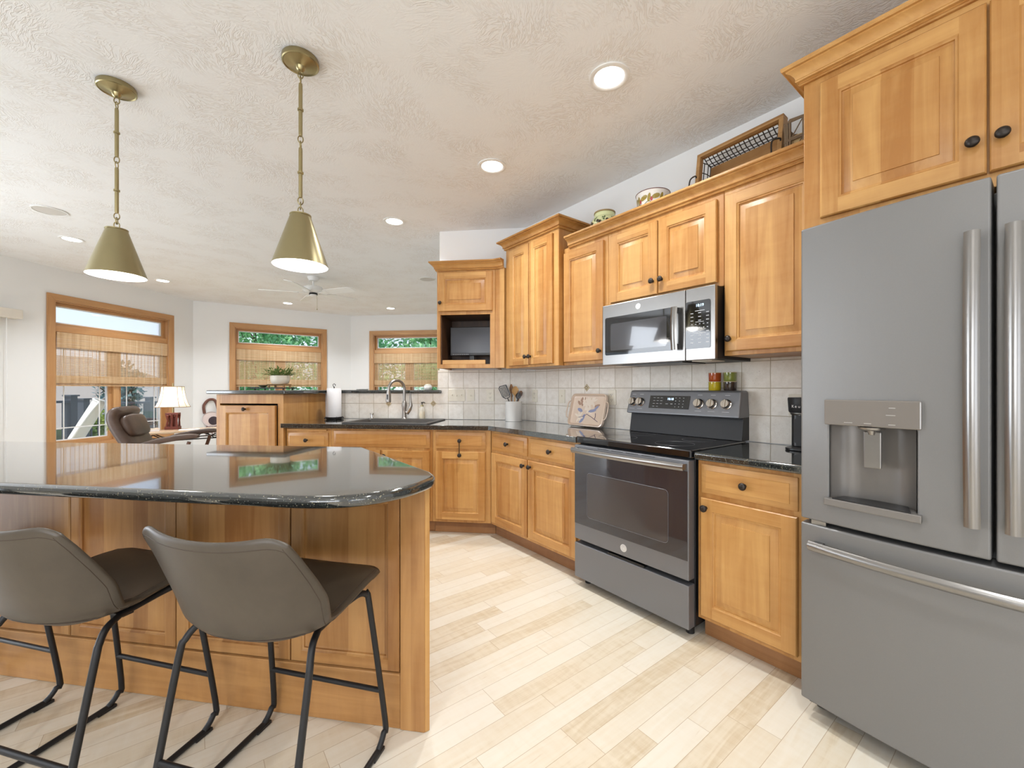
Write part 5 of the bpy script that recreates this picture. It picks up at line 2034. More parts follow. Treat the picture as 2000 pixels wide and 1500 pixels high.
# coffee maker by the refrigerator
km = thing('coffee_maker', 'slim black single-cup coffee maker beside the refrigerator', 'coffee maker', PA(-0.772, 2.395, ZC1), AA)
m = MB().prism(rrect(-0.062, 0.062, -0.075, 0.075, 0.05), 0.0006, 0.012)
obj('base', m, black_plastic, km, bevel=0.003)
m = MB().prism(rrect(-0.057, 0.057, 0.012, 0.075, 0.028), 0.0125, 0.185)
obj('column', m, black_plastic, km, bevel=0.003)
m = MB().lathe([(0.0, 0.172), (0.050, 0.172), (0.054, 0.178), (0.054, 0.183), (0, 0.183)], 32, T(0, 0.012, 0))
obj('silver_band', m, steel, km, smooth=40)
m = MB().lathe([(0.0, 0.1835), (0.056, 0.1835), (0.060, 0.19), (0.064, 0.252), (0.062, 0.258), (0.0, 0.260)], 32, T(0, 0.012, 0))
bh = obj('brew_head', m, plain('coffee_black', (30, 31, 34), 0.5), km, smooth=40)
for i, chx in enumerate('Keurig'):
    a = R(-112 + i * 13)
    text_part('brand_letters', chx, 0.019, paper_white, bh, (0.0637 * math.cos(a), 0.012 + 0.0637 * math.sin(a), 0.215), (R(90), 0, a + R(90)))
m = MB().box(-0.04, 0.04, 0.0118, 0.0125, 0.03, 0.15)
obj('cup_back', m, black_plastic, km)

# ramekins stacked on the range's backguard
def cup(label, u, d, z, c):
    r = thing('ramekin', label, 'ramekin', PA(u, d, z), AA, 'glazed ramekins stacked on the range')
    m = MB().lathe([(0.0, 0.0), (0.031, 0.0), (0.034, 0.004), (0.035, 0.050), (0.033, 0.0515), (0.031, 0.050), (0.030, 0.008), (0.0, 0.008)], 28)
    m2 = [f for f in m.f]
    o = obj('bowl', m, plain('glaze_' + label.split()[0], c, 0.1, 0, 0.08, 30, Coat_Weight=0.8, Coat_Roughness=0.05), r, smooth=40)
    m = MB().tube([(0.033 * math.cos(a), 0.033 * math.sin(a), 0.0515) for a in [k * math.pi / 14 for k in range(28)]], 0.0022, 6, True)
    obj('rim', m, plain('glaze_cream', (216, 200, 166), 0.2), r, smooth=60)


ud = 2.492
u1_, u2_ = ux_at(1396, ud), ux_at(1426, ud)
zt = 1.1955
cup('yellow glazed ramekin under the orange one on the range', u1_, ud, zt, (196, 176, 36))
cup('orange glazed ramekin stacked on the yellow one', u1_, ud, zt + 0.0538, (178, 78, 34))
cup('brown glazed ramekin under the green one on the range', u2_, ud, zt, (58, 48, 44))
cup('green glazed ramekin stacked on the brown one', u2_, ud, zt + 0.0538, (126, 138, 66))

# ---------------------------------------------------------------- on the bar top
BZ = 1.191


def bar_at(px, d):
    return PB(bx_at(px, d), d, BZ)


tb = thing('serving_tray', 'flat dark tray on short feet under the planter on the bar', 'tray', bar_at(535, 3.85), AB)
m = MB().prism(rrect(-0.19, 0.19, -0.10, 0.10, 0.03), 0.014, 0.024)
obj('tray_plate', m, black_metal, tb, bevel=0.002)
m = MB()
for sx in (-1, 1):
    for sy in (-1, 1):
        m.cyl((sx * 0.15, sy * 0.07, 0.0006), (sx * 0.15, sy * 0.07, 0.0145), 0.007, 8)
obj('tray_foot', m, black_metal, tb)
bw = thing('small_bowl', 'little dark bowl on the tray left of the planter', 'bowl', PB(bx_at(514, 3.83), 3.83, BZ + 0.0242), AB)
m = MB().lathe([(0.0, 0.0), (0.02, 0.0), (0.022, 0.006), (0.048, 0.022), (0.046, 0.024), (0.02, 0.008), (0.0, 0.007)], 24)
obj('bowl_body', m, plain('bowl_green_brown', (92, 88, 66), 0.4), bw, smooth=40)
ps = thing('plant_stand', 'small wooden stand on the tray beneath the planter', 'stand', PB(bx_at(546, 3.86), 3.86, BZ + 0.0242), AB)
m = MB().prism(rrect(-0.092, 0.092, -0.06, 0.06, 0.008), 0.022, 0.034)
for sx in (-1, 1):
    for sy in (-1, 1):
        m.box(sx * 0.08 - 0.008, sx * 0.08 + 0.008, sy * 0.048 - 0.008, sy * 0.048 + 0.008, 0.0006, 0.022)
obj('stand_body', m, wood_tray, ps, bevel=0.002)
m = MB()
for k in range(26):
    m.lathe([(0.0, -0.004), (0.004, 0.0), (0.0, 0.004)], 6, T(-0.09 + k * 0.0072, -0.062, 0.029))
obj('bead_trim', m, brass, ps)
pl = thing('planter', 'cream oval planter with a leafy green plant on the raised bar', 'potted plant', PB(bx_at(547, 3.86), 3.86, BZ + 0.0585), AB)


def oval(rx, ry, z, n=28):
    return [(rx * math.cos(2 * math.pi * k / n), ry * math.sin(2 * math.pi * k / n), z) for k in range(n)]


m = MB().rings([oval(0.070, 0.05, 0.0), oval(0.086, 0.062, 0.012), oval(0.096, 0.068, 0.05), oval(0.092, 0.066, 0.085), oval(0.088, 0.062, 0.085), oval(0.086, 0.06, 0.07)], True, True)
obj('pot', m, plain('planter_cream', (222, 212, 194), 0.4, 0, 0.04, 20), pl, smooth=40)
rnd = random.Random(21)
m = MB()


def leaf(mb, p, d, l, w, curl=0.3):
    d = d.normalized()
    s = d.cross(Vector((0, 0, 1)))
    s = s.normalized() if s.length > 1e-3 else Vector((1, 0, 0))
    up_ = s.cross(d)
    a = [p, p + d * l * .45 + s * w - up_ * curl * l * .02, p + d * l - up_ * curl * l * .35, p + d * l * .45 - s * w - up_ * curl * l * .02, p + d * l * .5 + up_ * w * .3]
    mb.add(a, [(0, 1, 4), (1, 2, 4), (2, 3, 4), (3, 0, 4)])


for k in range(150):
    a = rnd.uniform(0, 2 * math.pi)
    el = rnd.uniform(0.15, 1.3)
    rr_ = rnd.uniform(0.0, 0.06)
    p = Vector((rr_ * math.cos(a) * 1.3, rr_ * math.sin(a), 0.08))
    d = Vector((math.cos(a) * math.cos(el) * 1.2, math.sin(a) * math.cos(el), math.sin(el) * 0.8))
    st_ = rnd.uniform(0.02, 0.085)
    q = p + d * st_
    m.tube([p, q], 0.0012, 4)
    leaf(m, q, d + Vector((rnd.uniform(-.5, .5), rnd.uniform(-.5, .5), rnd.uniform(-.4, .3))), rnd.uniform(0.03, 0.055), rnd.uniform(0.007, 0.012))
obj('foliage', m, leaf_pot, pl, fix=False)['kind'] = 'stuff'

jr = thing('sugar_jar', 'small white lidded jar at the right end of the bar', 'jar', PB(bx_at(836, 4.15), 4.15, BZ + 0.0004), AB)
m = MB().lathe([(0.0, 0.0), (0.032, 0.0), (0.042, 0.012), (0.044, 0.03), (0.036, 0.046), (0.0, 0.048)], 28)
obj('jar_body', m, white_ceramic, jr, smooth=50)
m = MB().lathe([(0.0, 0.048), (0.030, 0.048), (0.029, 0.058), (0.0, 0.062)], 24)
obj('jar_lid', m, plain('lid_cream', (228, 220, 200), 0.4), jr, smooth=50)
ds = thing('shallow_dish', 'low thin beaded white dish on the bar left of the faucet', 'dish', PB(bx_at(708, 4.2), 4.2, BZ + 0.0004), AB)
m = MB().rings([oval(0.06, 0.03, 0.0), oval(0.07, 0.04, 0.008), oval(0.066, 0.036, 0.009), oval(0.055, 0.027, 0.003)], True, True)
obj('dish_body', m, white_ceramic, ds, smooth=40)

# ---------------------------------------------------------------- above the cabinets
ZT = 2.311
ZTOP = 2.246
vj = thing('olive_jar', 'pale green jar painted with olives, left above the cabinets', 'jar', PA(ux_at(1181, 2.31), 2.31, ZTOP), AA)
VW = Matrix.Identity(4)
m = MB().lathe([(0.0, 0.0), (0.070, 0.0), (0.088, 0.03), (0.098, 0.09), (0.094, 0.125), (0.078, 0.152), (0.070, 0.158), (0.072, 0.170), (0.070, 0.182), (0.062, 0.182), (0.062, 0.16), (0.0, 0.15)], 36)
obj('jar_body', m, plain('glaze_pale_green', (220, 226, 178), 0.25, 0, 0.03, 20), vj, smooth=50)
m = MB().lathe([(0.071, 0.1825), (0.0735, 0.1825), (0.0735, 0.192), (0.062, 0.194), (0.062, 0.1825)], 36, caps=False)
obj('jar_rim', m, plain('unglazed_tan', (160, 140, 100), 0.7), vj, smooth=50)


def on_jar(mb, prof, a, z, w, h, ang=0.0, lift=0.0015):
    """flat oval dab laid on a lathe profile at azimuth a and height z"""
    q = []
    for k in range(10):
        t = 2 * math.pi * k / 10
        lx, lz = w * math.cos(t), h * math.sin(t)
        x = lx * math.cos(ang) - lz * math.sin(ang)
        zz = z + lx * math.sin(ang) + lz * math.cos(ang)
        r_ = None
        for (r0, z0), (r1, z1) in zip(prof[:-1], prof[1:]):
            if z0 <= zz <= z1 and z1 > z0:
                r_ = r0 + (r1 - r0) * (zz - z0) / (z1 - z0)
        r_ = (r_ if r_ is not None else prof[-1][0]) + lift
        aa = a + x / r_
        q.append((r_ * math.cos(aa), r_ * math.sin(aa), zz))
    mb.add(q, [tuple(range(10))])


pj = [(0.070, 0.0), (0.088, 0.03), (0.098, 0.09), (0.094, 0.125), (0.078, 0.152)]
mo, ml = MB(), MB()
for k in range(9):
    a = k * 2 * math.pi / 9
    on_jar(mo, pj, a, 0.112, 0.011, 0.011)
    on_jar(mo, pj, a + 0.17, 0.102, 0.010, 0.011)
    on_jar(ml, pj, a + 0.42, 0.125, 0.006, 0.016, 0.5)
    on_jar(ml, pj, a - 0.2, 0.13, 0.005, 0.015, -0.4)
    on_jar(ml, pj, a + 0.4, 0.07, 0.018, 0.006, 0.5)
obj('painted_olive', mo, plain('olive_black', (44, 44, 40), 0.3), vj)
obj('painted_leaf', ml, plain('olive_leaf_green', (74, 96, 52), 0.3), vj)
m = MB()
pts = []
for k in range(72):
    a = 2 * math.pi * k / 72
    pts.append((0.0975 * math.cos(a), 0.0975 * math.sin(a), 0.098 + 0.018 * math.sin(a * 9)))
m.tube(pts, 0.0014, 4, True)
obj('painted_vine', m, plain('vine_tan', (150, 130, 84), 0.4), vj)

vb_ = thing('fruit_bowl', 'white bowl painted with leaves and berries, above the microwave', 'bowl', PA(ux_at(1275, 2.31), 2.31, ZTOP), AA)
m = MB().lathe([(0.0, 0.0), (0.068, 0.0), (0.078, 0.02), (0.086, 0.07), (0.096, 0.14), (0.103, 0.175), (0.100, 0.177), (0.094, 0.15), (0.072, 0.02), (0.0, 0.015)], 36)
obj('bowl_body', m, white_ceramic, vb_, smooth=50)
m = MB().tube([(0.1025 * math.cos(a), 0.1025 * math.sin(a), 0.176) for a in [k * math.pi / 24 for k in range(48)]], 0.0025, 6, True)
obj('painted_rim', m, plain('rim_maroon', (110, 60, 56), 0.3), vb_)
pb = [(0.068, 0.0), (0.078, 0.02), (0.086, 0.07), (0.096, 0.14), (0.103, 0.175)]
ml, mr, mo = MB(), MB(), MB()
for k in range(8):
    a = k * 2 * math.pi / 8
    on_jar(ml, pb, a, 0.132, 0.026, 0.014, 0.3)
    on_jar(ml, pb, a + 0.36, 0.128, 0.010, 0.026, -0.2)
    on_jar(ml, pb, a + 0.5, 0.075, 0.008, 0.02, 0.5)
    on_jar(mr, pb, a + 0.2, 0.085, 0.010, 0.010)
    on_jar(mr, pb, a + 0.42, 0.088, 0.009, 0.009)
    on_jar(mr, pb, a - 0.28, 0.118, 0.008, 0.013)
    on_jar(mo, pb, a + 0.1, 0.10, 0.03, 0.0018, 0.5)
    on_jar(mo, pb, a + 0.5, 0.10, 0.03, 0.0018, -0.5)
obj('painted_leaf', ml, plain('leaf_ochre', (156, 136, 60), 0.3), vb_)
obj('painted_berry', mr, plain('berry_red', (168, 62, 70), 0.3), vb_)
obj('painted_twig', mo, plain('twig_dark_green', (70, 80, 56), 0.3), vb_)

# wire sided wooden tray standing on its long edge, leaning on the wall
u0w, u1w = ux_at(1358, 2.40), ux_at(1520, 2.33)
wt = thing('wire_tray', 'wooden tray with woven wire sides and iron handles on the cabinets', 'tray', PA((u0w + u1w) / 2, 2.345, ZTOP + 0.001), AA + R(-3))
iron = plain('iron_wire', (70, 64, 60), 0.5, 0.5)
tl, th, tdp = (u1w - u0w) / 2, 0.362, 0.11       # half length, height, depth
LN2 = Matrix.Rotation(R(-8), 4, 'X')
XF = T(0, 0.02, 0.0) @ LN2
m = MB()
# front rim (a wooden frame)
m.box(-tl, tl, -0.012, 0.012, th - 0.022, th, XF).box(-tl, tl, -0.012, 0.012, 0.0, 0.022, XF)
m.box(-tl, -tl + 0.022, -0.012, 0.012, 0.022, th - 0.022, XF).box(tl - 0.022, tl, -0.012, 0.012, 0.022, th - 0.022, XF)
# top and end boards of the shallow box, front half only
m.box(-tl, tl, 0.012, 0.038, th - 0.012, th, XF).box(-tl, -tl + 0.012, 0.012, 0.038, 0.0, th - 0.012, XF).box(tl - 0.012, tl, 0.012, 0.038, 0.0, th - 0.012, XF)
obj('rim', m, wood_tray, wt, bevel=0.002)
m = MB()
for k in range(3):
    m.box(-tl + 0.02, tl - 0.02, tdp - 0.01, tdp, 0.022 + k * 0.1, 0.12 + k * 0.1, XF)
obj('floor_board', m, wood_tray, wt, bevel=0.002)
m = MB()
n = 17
for k in range(n + 1):
    x = -tl + 0.02 + (2 * tl - 0.04) * k / n
    m.tube([XF @ Vector((x, 0.036, th - 0.012)), XF @ Vector((x, 0.07, th - 0.028)), XF @ Vector((x, tdp, th - 0.034))], 0.0028, 5)
for y, z in ((0.052, th - 0.018), (0.078, th - 0.031), (0.1, th - 0.034)):
    m.tube([XF @ Vector((-tl + 0.02, y, z)), XF @ Vector((tl - 0.02, y, z))], 0.0028, 5)
for s in (-1, 1):
    for k in range(6):
        z = 0.015 + (th - 0.045) * k / 5
        m.tube([XF @ Vector((s * (tl - 0.008), 0.036, z)), XF @ Vector((s * (tl - 0.02), 0.07, z)), XF @ Vector((s * (tl - 0.024), tdp, z))], 0.0028, 5)
    for y, x in ((0.052, tl - 0.012), (0.078, tl - 0.021), (0.1, tl - 0.024)):
        m.tube([XF @ Vector((s * x, y, 0.01)), XF @ Vector((s * x, y, th - 0.03))], 0.0028, 5)
obj('wire_side', m, iron, wt)
m = MB()
for s in (-1, 1):
    pts = [(s * (tl - 0.006), -0.012, 0.215), (s * (tl - 0.006), -0.024, 0.222), (s * (tl + 0.022), -0.030, 0.205), (s * (tl + 0.024), -0.030, 0.13), (s * (tl + 0.022), -0.030, 0.085), (s * (tl - 0.006), -0.024, 0.065), (s * (tl - 0.006), -0.012, 0.072)]
    if s > 0:
        pts = [(x - 0.052 if i in (2, 3, 4) else x, y - (0.02 if i in (2, 3, 4) else 0), z) for i, (x, y, z) in enumerate(pts)]
    m.tube([XF @ Vector(p) for p in catmull(pts, 4)], 0.0042, 7)
obj('iron_handle', m, iron, wt, smooth=60)

wk = thing('wicker_basket', 'gray open weave wicker basket behind the right end of the wire tray', 'basket', PA(u1w + 0.105, 2.43, ZTOP + 0.001), AA)
m = MB()
bx0, bx1, by0, by1, bh_ = -0.085, 0.085, -0.09, 0.075, 0.27
cor = rrect(bx0, bx1, by0, by1, 0.03, 4)
for z in (0.006, 0.095, 0.18, bh_):
    for o1 in (0.0, 0.008):
        pts = [(p[0] * (1 + 0.1 * z), p[1] * (1 + 0.1 * z), z + o1 * math.sin(i * 1.9)) for i, p in enumerate(cor)]
        m.tube(pts, 0.0055, 6, True)
N_ = len(cor)
per = []
for i in range(N_):
    a, b = Vector(cor[i]), Vector(cor[(i + 1) % N_])
    kk = max(1, int((b - a).length / 0.04))
    for j in range(kk):
        per.append(a.lerp(b, j / kk))
for i in range(len(per)):
    a, b = per[i], per[(i + 1) % len(per)]
    z0_, z1_ = (0.006, bh_)
    m.tube([(a.x, a.y, z0_), (a.x * 1.02, a.y * 1.02, bh_)], 0.0055, 5)
    for q in range(3):
        za, zb = 0.006 + q * 0.088, 0.006 + (q + 1) * 0.088
        m.tube([(a.x, a.y, za), (b.x, b.y, zb)], 0.003, 4)
obj('weave', m, plain('gray_wicker', (128, 108, 86), 0.8, 0, 0.2, 60), wk)
m = MB().prism(rrect(bx0 + 0.012, bx1 - 0.012, by0 + 0.012, by1 - 0.012, 0.02, 4), 0.012, 0.016)
m.prism(rrect(bx0 + 0.010, bx1 - 0.010, by0 + 0.010, by1 - 0.010, 0.02, 4), 0.016, 0.20)
obj('liner', m, plain('basket_liner', (205, 176, 128), 0.9), wk)

# ================================================================= THE FAR SITTING AREA
tbl = thing('side_table', 'light topped iron scroll table under the lamp by the left window', 'table', (-4.42, 5.55, 0), R(42))
m = MB().prism(rrect(-0.56, 0.56, -0.22, 0.22, 0.02), 0.632, 0.655)
obj('table_top', m, plain('table_top_tan', (206, 180, 150), 0.25, 0, 0.08, 8), tbl, bevel=0.004)
for sx in (-1, 1):
    for sy in (-1, 1):
        m = MB()
        for k in range(3):
            m.bar((sx * (0.52 - k * 0.035), sy * 0.18, 0.001), (sx * (0.52 - k * 0.035), sy * 0.18, 0.6315), 0.014, 0.014)
        m.bar((sx * 0.53, sy * 0.18, 0.54), (sx * 0.44, sy * 0.18, 0.54), 0.014, 0.012)
        obj('leg', m, black_metal, tbl)
m = MB()
for sy in (-1, 1):
    for sx in (-1, 1):
        m.tube(catmull([(sx * 0.44, sy * 0.18, 0.57), (sx * 0.38, sy * 0.18, 0.545), (sx * 0.34, sy * 0.18, 0.575), (sx * 0.25, sy * 0.18, 0.62)], 4), 0.008, 6)
        m.tube(catmull([(sx * 0.25, sy * 0.18, 0.62), (sx * 0.15, sy * 0.18, 0.56), (sx * 0.05, sy * 0.18, 0.55), (0.0, sy * 0.18, 0.59)], 4), 0.008, 6)
    m.tube([(-0.44, sy * 0.18, 0.54), (0.44, sy * 0.18, 0.54)], 0.008, 6)
obj('scroll_apron', m, black_metal, tbl)

lp_ = thing('table_lamp', 'lit table lamp with white bell shade and carved red base', 'lamp', (-4.57, 5.66, 0.6555), R(20))
m = MB().box(-0.075, 0.075, -0.055, 0.055, 0.0, 0.04)
m.box(-0.070, 0.070, -0.05, 0.05, 0.20, 0.222)
rnd = random.Random(9)
for sx in (-1, 0, 1):
    for sy in (-1, 1):
        m.tube([(sx * 0.058, sy * 0.04, 0.04), (sx * 0.05 + 0.006, sy * 0.044, 0.12), (sx * 0.058, sy * 0.04, 0.20)], [0.014, 0.010, 0.016], 8)
for k in range(14):
    m.lathe([(0.0, -0.016), (0.014, 0.0), (0.0, 0.016)], 8, T(rnd.uniform(-.06, .06), rnd.choice((-1, 1)) * 0.045, rnd.uniform(0.14, 0.20)))
m.box(-0.04, 0.04, -0.02, 0.02, 0.04, 0.2)
obj('carved_base', m, plain('carved_red_wood', (112, 52, 40), 0.4, 0, 0.3, 40), lp_, smooth=40)
m = MB().cyl((0, 0, 0.222), (0, 0, 0.60), 0.010, 12)
m.lathe([(0.0, 0.595), (0.010, 0.60), (0.012, 0.612), (0.0, 0.625)], 12)
obj('stem', m, brass, lp_, smooth=50)
t = NT('lamp_shade_cloth')
bp_ = t.n('ShaderNodeBsdfDiffuse', {'Color': lin((246, 240, 228))})
tl_ = t.n('ShaderNodeBsdfTranslucent', {'Color': lin((250, 240, 220))})
mx_ = t.n('ShaderNodeMixShader', {0: 0.55, 1: bp_.outputs[0], 2: tl_.outputs[0]})
t.t.links.new(mx_.outputs[0], t.out.inputs[0])
m = MB()
prof = [(0.175, 0.300), (0.150, 0.350), (0.130, 0.42), (0.118, 0.50), (0.112, 0.575)]
loops = []
for r_, z in prof:
    loops.append([(p[0], p[1], z) for p in rrect(-r_, r_, -r_ * 0.72, r_ * 0.72, r_ * 0.35, 4)])
m.rings(loops, False, False)
sh = obj('shade', m, t.mat, lp_, smooth=40)
m = MB()
for lp2 in (loops[0], loops[-1]):
    m.tube(lp2, 0.004, 6, True)
for k in (0, 4, 5, 9, 10, 14, 15, 19):
    m.tube([l[k] for l in loops], 0.003, 5)
obj('shade_trim', m, plain('shade_trim_brown', (132, 104, 78), 0.6), sh)
m = MB().lathe([(0.0, 0.40), (0.03, 0.43), (0.032, 0.46), (0.014, 0.50), (0.0, 0.5)], 16, T(0.03, 0, 0))
obj('bulb', m, bulb_glow, lp_)
d = bpy.data.lights.new('table_lamp_light', 'POINT')
d.energy = 5
d.color = (1.0, 0.85, 0.66)
d.shadow_soft_size = 0.04
o = bpy.data.objects.new('table_lamp_light', d)
COL.objects.link(o)
o.location = (-4.57, 5.66, 1.07)

# things on the table
bk = thing('book', 'pale hardback book lying flat on the side table before the lamp', 'book', (-4.66, 5.36, 0.6556), R(50))
m = MB().box(-0.11, 0.11, -0.08, 0.08, 0.003, 0.032)
obj('pages', m, paper_white, bk)
m = MB().box(-0.114, 0.114, -0.084, 0.084, 0.0004, 0.003).box(-0.114, 0.114, -0.084, 0.084, 0.032, 0.035).box(-0.114, -0.110, -0.084, 0.084, 0.003, 0.032)
obj('cover', m, plain('book_cover_cream', (220, 200, 184), 0.6), bk)
gs = thing('wire_ornament', 'pair of dark wire rings standing on the book by the lamp', 'ornament', (-4.66, 5.36, 0.692), R(42))
m = MB()
for sx in (-1, 1):
    m.tube([(sx * 0.055 + 0.05 * math.cos(a), 0.0, 0.036 + 0.033 * math.sin(a)) for a in [k * math.pi / 10 for k in range(20)]], 0.004, 6, True)
obj('ring', m, plain('ring_pewter', (110, 104, 100), 0.4, 0.5), gs)
pp = thing('paper_sheet', 'loose white paper on the table right of the lamp', 'paper', (-4.32, 5.62, 0.6557), R(35))
obj('sheet', MB().box(-0.11, 0.11, -0.08, 0.08, 0.0003, 0.0018), paper_white, pp)
fn = thing('trailing_plant', 'small trailing green plant on the table behind the recliner', 'potted plant', (-4.92, 5.22, 0.6556), 0)
m = MB().lathe([(0.0, 0.0), (0.035, 0.0), (0.045, 0.05), (0.04, 0.05), (0.0, 0.045)], 18)
obj('pot', m, plain('pot_gray', (150, 146, 138), 0.6), fn, smooth=40)
m = MB()
for k in range(60):
    a = rnd.uniform(0, 6.28)
    d_ = Vector((math.cos(a), math.sin(a), rnd.uniform(-0.1, 0.9)))
    p = Vector((0.02 * math.cos(a), 0.02 * math.sin(a), 0.048))
    q = p + d_ * rnd.uniform(0.03, 0.09)
    m.tube([p, q], 0.0012, 4)
    leaf(m, q, d_ + Vector((0, 0, -0.4)), 0.045, 0.011)
obj('foliage', m, leaf_bush, fn, fix=False)['kind'] = 'stuff'

# recliner
rc = thing('recliner', 'brown leather recliner in front of the left window, turned to the right', 'armchair', (-3.73, 4.59, 0), R(110))
# local: faces -y ; x sideways
def pad(name, pts, w, tk, mt=chair_leather, xoff=0.0, crown_=0.02):
    """upholstered pad following a side profile pts (y, z), w half wide, tk thick"""
    P = [Vector((0, p[0], p[1])) for p in pts]
    n = len(P)
    loops = []
    for i in range(n):
        tg = (P[min(i + 1, n - 1)] - P[max(i - 1, 0)]).normalized()
        nr = Vector((0, -tg.z, tg.y))
        e = 0.55 if i in (0, n - 1) else 1.0
        lp = []
        for k in range(16):
            a = 2 * math.pi * k / 16
            cx_, cy_ = math.copysign(abs(math.cos(a)) ** 0.35, math.cos(a)), math.copysign(abs(math.sin(a)) ** 0.7, math.sin(a))
            q = P[i] + Vector((cx_ * w * (0.9 + 0.1 * e) + xoff, 0, 0)) + nr * (cy_ * tk * e)
            lp.append(tuple(q))
        loops.append(lp)
    mb = MB().rings(loops, True, True)
    return obj(name, mb, mt, rc, smooth=60, sub=1)


pad('back', [(0.20, 0.44), (0.25, 0.55), (0.32, 0.68), (0.385, 0.80), (0.42, 0.90), (0.405, 0.975), (0.35, 1.0)], 0.27, 0.06)
pad('head_cushion', [(0.25, 0.70), (0.295, 0.78), (0.335, 0.87), (0.335, 0.94)], 0.22, 0.05)
pad('seat', [(0.26, 0.40), (0.10, 0.41), (-0.10, 0.43), (-0.27, 0.45), (-0.32, 0.41)], 0.27, 0.075)
for s in (-1, 1):
    a_ = pad('arm', [(0.24, 0.58), (0.10, 0.645), (-0.08, 0.685), (-0.28, 0.715), (-0.37, 0.70)], 0.045, 0.03, xoff=s * 0.325)
    m = MB()
    m.tube(catmull([(s * 0.325, 0.20, 0.55), (s * 0.325, 0.05, 0.42), (s * 0.325, -0.05, 0.25), (s * 0.25, -0.06, 0.12)], 4), 0.02, 8)
    m.tube(catmull([(s * 0.325, -0.27, 0.65), (s * 0.325, -0.20, 0.45), (s * 0.325, -0.05, 0.25)], 4), 0.018, 8)
    obj('arm_support', m, plain('recliner_wood', (96, 60, 40), 0.4), rc, smooth=60)
m = MB().lathe([(0.0, 0.001), (0.30, 0.001), (0.30, 0.03), (0.27, 0.05), (0.06, 0.06), (0.05, 0.33), (0.0, 0.33)], 36)
m.box(-0.33, 0.33, -0.10, -0.02, 0.10, 0.14)
obj('swivel_base', m, plain('recliner_base_wood', (90, 58, 40), 0.4), rc, smooth=40)

# feathered hoop on the bay wall
wp = Vector((C12.x, C12.y)) + Vector((math.cos(rzBay), math.sin(rzBay))) * 0.262
hp = thing('wall_hanging', 'hoop wall hanging with feathers and fur, beside the dishwasher cabinet', 'wall decoration', (wp.x, wp.y, 0.66), rzBay)
m = MB().tube([(0.13 * math.cos(a), -0.02, 0.13 * math.sin(a)) for a in [k * math.pi / 14 for k in range(28)]], 0.008, 6, True)
obj('hoop', m, plain('hoop_white', (214, 204, 206), 0.8), hp)
m = MB().lathe([(0.0, 0.0), (0.122, 0.0), (0.122, 0.006), (0.0, 0.012)], 28, T(0, -0.012, 0) @ TO_FRONT)
obj('hide_disc', m, plain('hide_pale', (226, 210, 208), 0.8, 0, 0.1, 12), hp)
m = MB().lathe([(0.0, 0.0), (0.075, 0.0), (0.07, 0.006), (0.0, 0.01)], 20, T(0.03, -0.024, -0.03) @ TO_FRONT)
obj('dark_centre', m, plain('hide_dark', (66, 54, 62), 0.8, 0, 0.2, 30), hp)
m = MB()
for k in range(9):
    x = -0.07 + k * 0.018
    l_ = rnd.uniform(0.09, 0.17)
    m.bar((x, -0.02, -0.115), (x + rnd.uniform(-.01, .01), -0.02, -0.115 - l_), 0.010, 0.003)
obj('feather_fringe', m, plain('feather_brown', (132, 88, 84), 0.9), hp)
m = MB().tube(catmull([(-0.10, -0.02, 0.10), (-0.11, -0.02, 0.24), (-0.04, -0.02, 0.34), (0.05, -0.02, 0.33), (0.09, -0.02, 0.20), (0.10, -0.02, 0.10)], 5), 0.022, 8)
obj('fur_loop', m, plain('fur_brown', (118, 82, 72), 0.95, 0, 0.3, 60), hp)

# ================================================================= OUTSIDE
m = MB().box(-30, 24, -6, 42, -0.75, -0.62)
ground = structure(obj('ground', m, lawn))
m = MB().box(-3.6, -0.152, -5.2, 4.6, -0.14, -0.03)
structure(obj('deck_floor', m, deck_boards, loc=PB(xB1, yB12 - 1.0), rz=AB))


def rail_run(label, pts, zt=0.93, gap=0.115):
    r = thing('deck_railing', label, 'railing', (pts[0].x, pts[0].y, 0), 0)
    o0 = Vector((pts[0].x, pts[0].y, 0))
    for i in range(len(pts) - 1):
        a, b = pts[i] - o0, pts[i + 1] - o0
        a, b = Vector((a.x, a.y, 0)), Vector((b.x, b.y, 0))
        m = MB().bar(a + Vector((0, 0, zt - 0.02)), b + Vector((0, 0, zt - 0.02)), 0.10, 0.04)
        m.bar(a + Vector((0, 0, 0.08)), b + Vector((0, 0, 0.08)), 0.05, 0.04)
        obj('rail', m, deck_dark, r)
        n = max(2, int((b - a).length / gap))
        for k in range(1, n):
            p = a.lerp(b, k / n)
            m = MB().bar(p + Vector((0, 0, 0.10)), p + Vector((0, 0, zt - 0.04)), 0.022, 0.022)
            obj('baluster', m, deck_dark, r)
    for p in pts:
        q = Vector((p.x, p.y, 0)) - o0
        m = MB().bar(q + Vector((0, 0, -0.03)), q + Vector((0, 0, zt + 0.07)), 0.11, 0.11)
        po = obj('post', m, deck_dark, r)
        m = MB().box(q.x - 0.075, q.x + 0.075, q.y - 0.075, q.y + 0.075, zt + 0.0705, zt + 0.095)
        obj('post_cap', m, deck_dark, po)
    return r


XRL = -8.65
rail_run('dark deck railing seen through the left window', [PB(XRL, 6.62), PB(XRL, 7.85), PB(XRL + 0.0, 9.4)])
rail_run('dark deck railing further left beyond the garden chair', [PB(XRL + 0.3, 3.4), PB(XRL + 0.3, 4.8), PB(XRL + 0.3, 6.2)], 1.0)
gc = thing('garden_chair', 'cream rounded garden chair back standing on the deck outside the left window', 'chair', PB(-7.6, 5.57, -0.03), R(-62))
m = MB()


def gcs(u, v):
    s = 2 * u - 1
    w = 0.24 * (1 - 0.75 * v ** 3.0) ** 0.5 if v < 1 else 0.12
    return (s * w, 0.10 * (s * s) - 0.02 + v * 0.34, 0.35 + v * 0.72 - 0.05 * s * s * v)


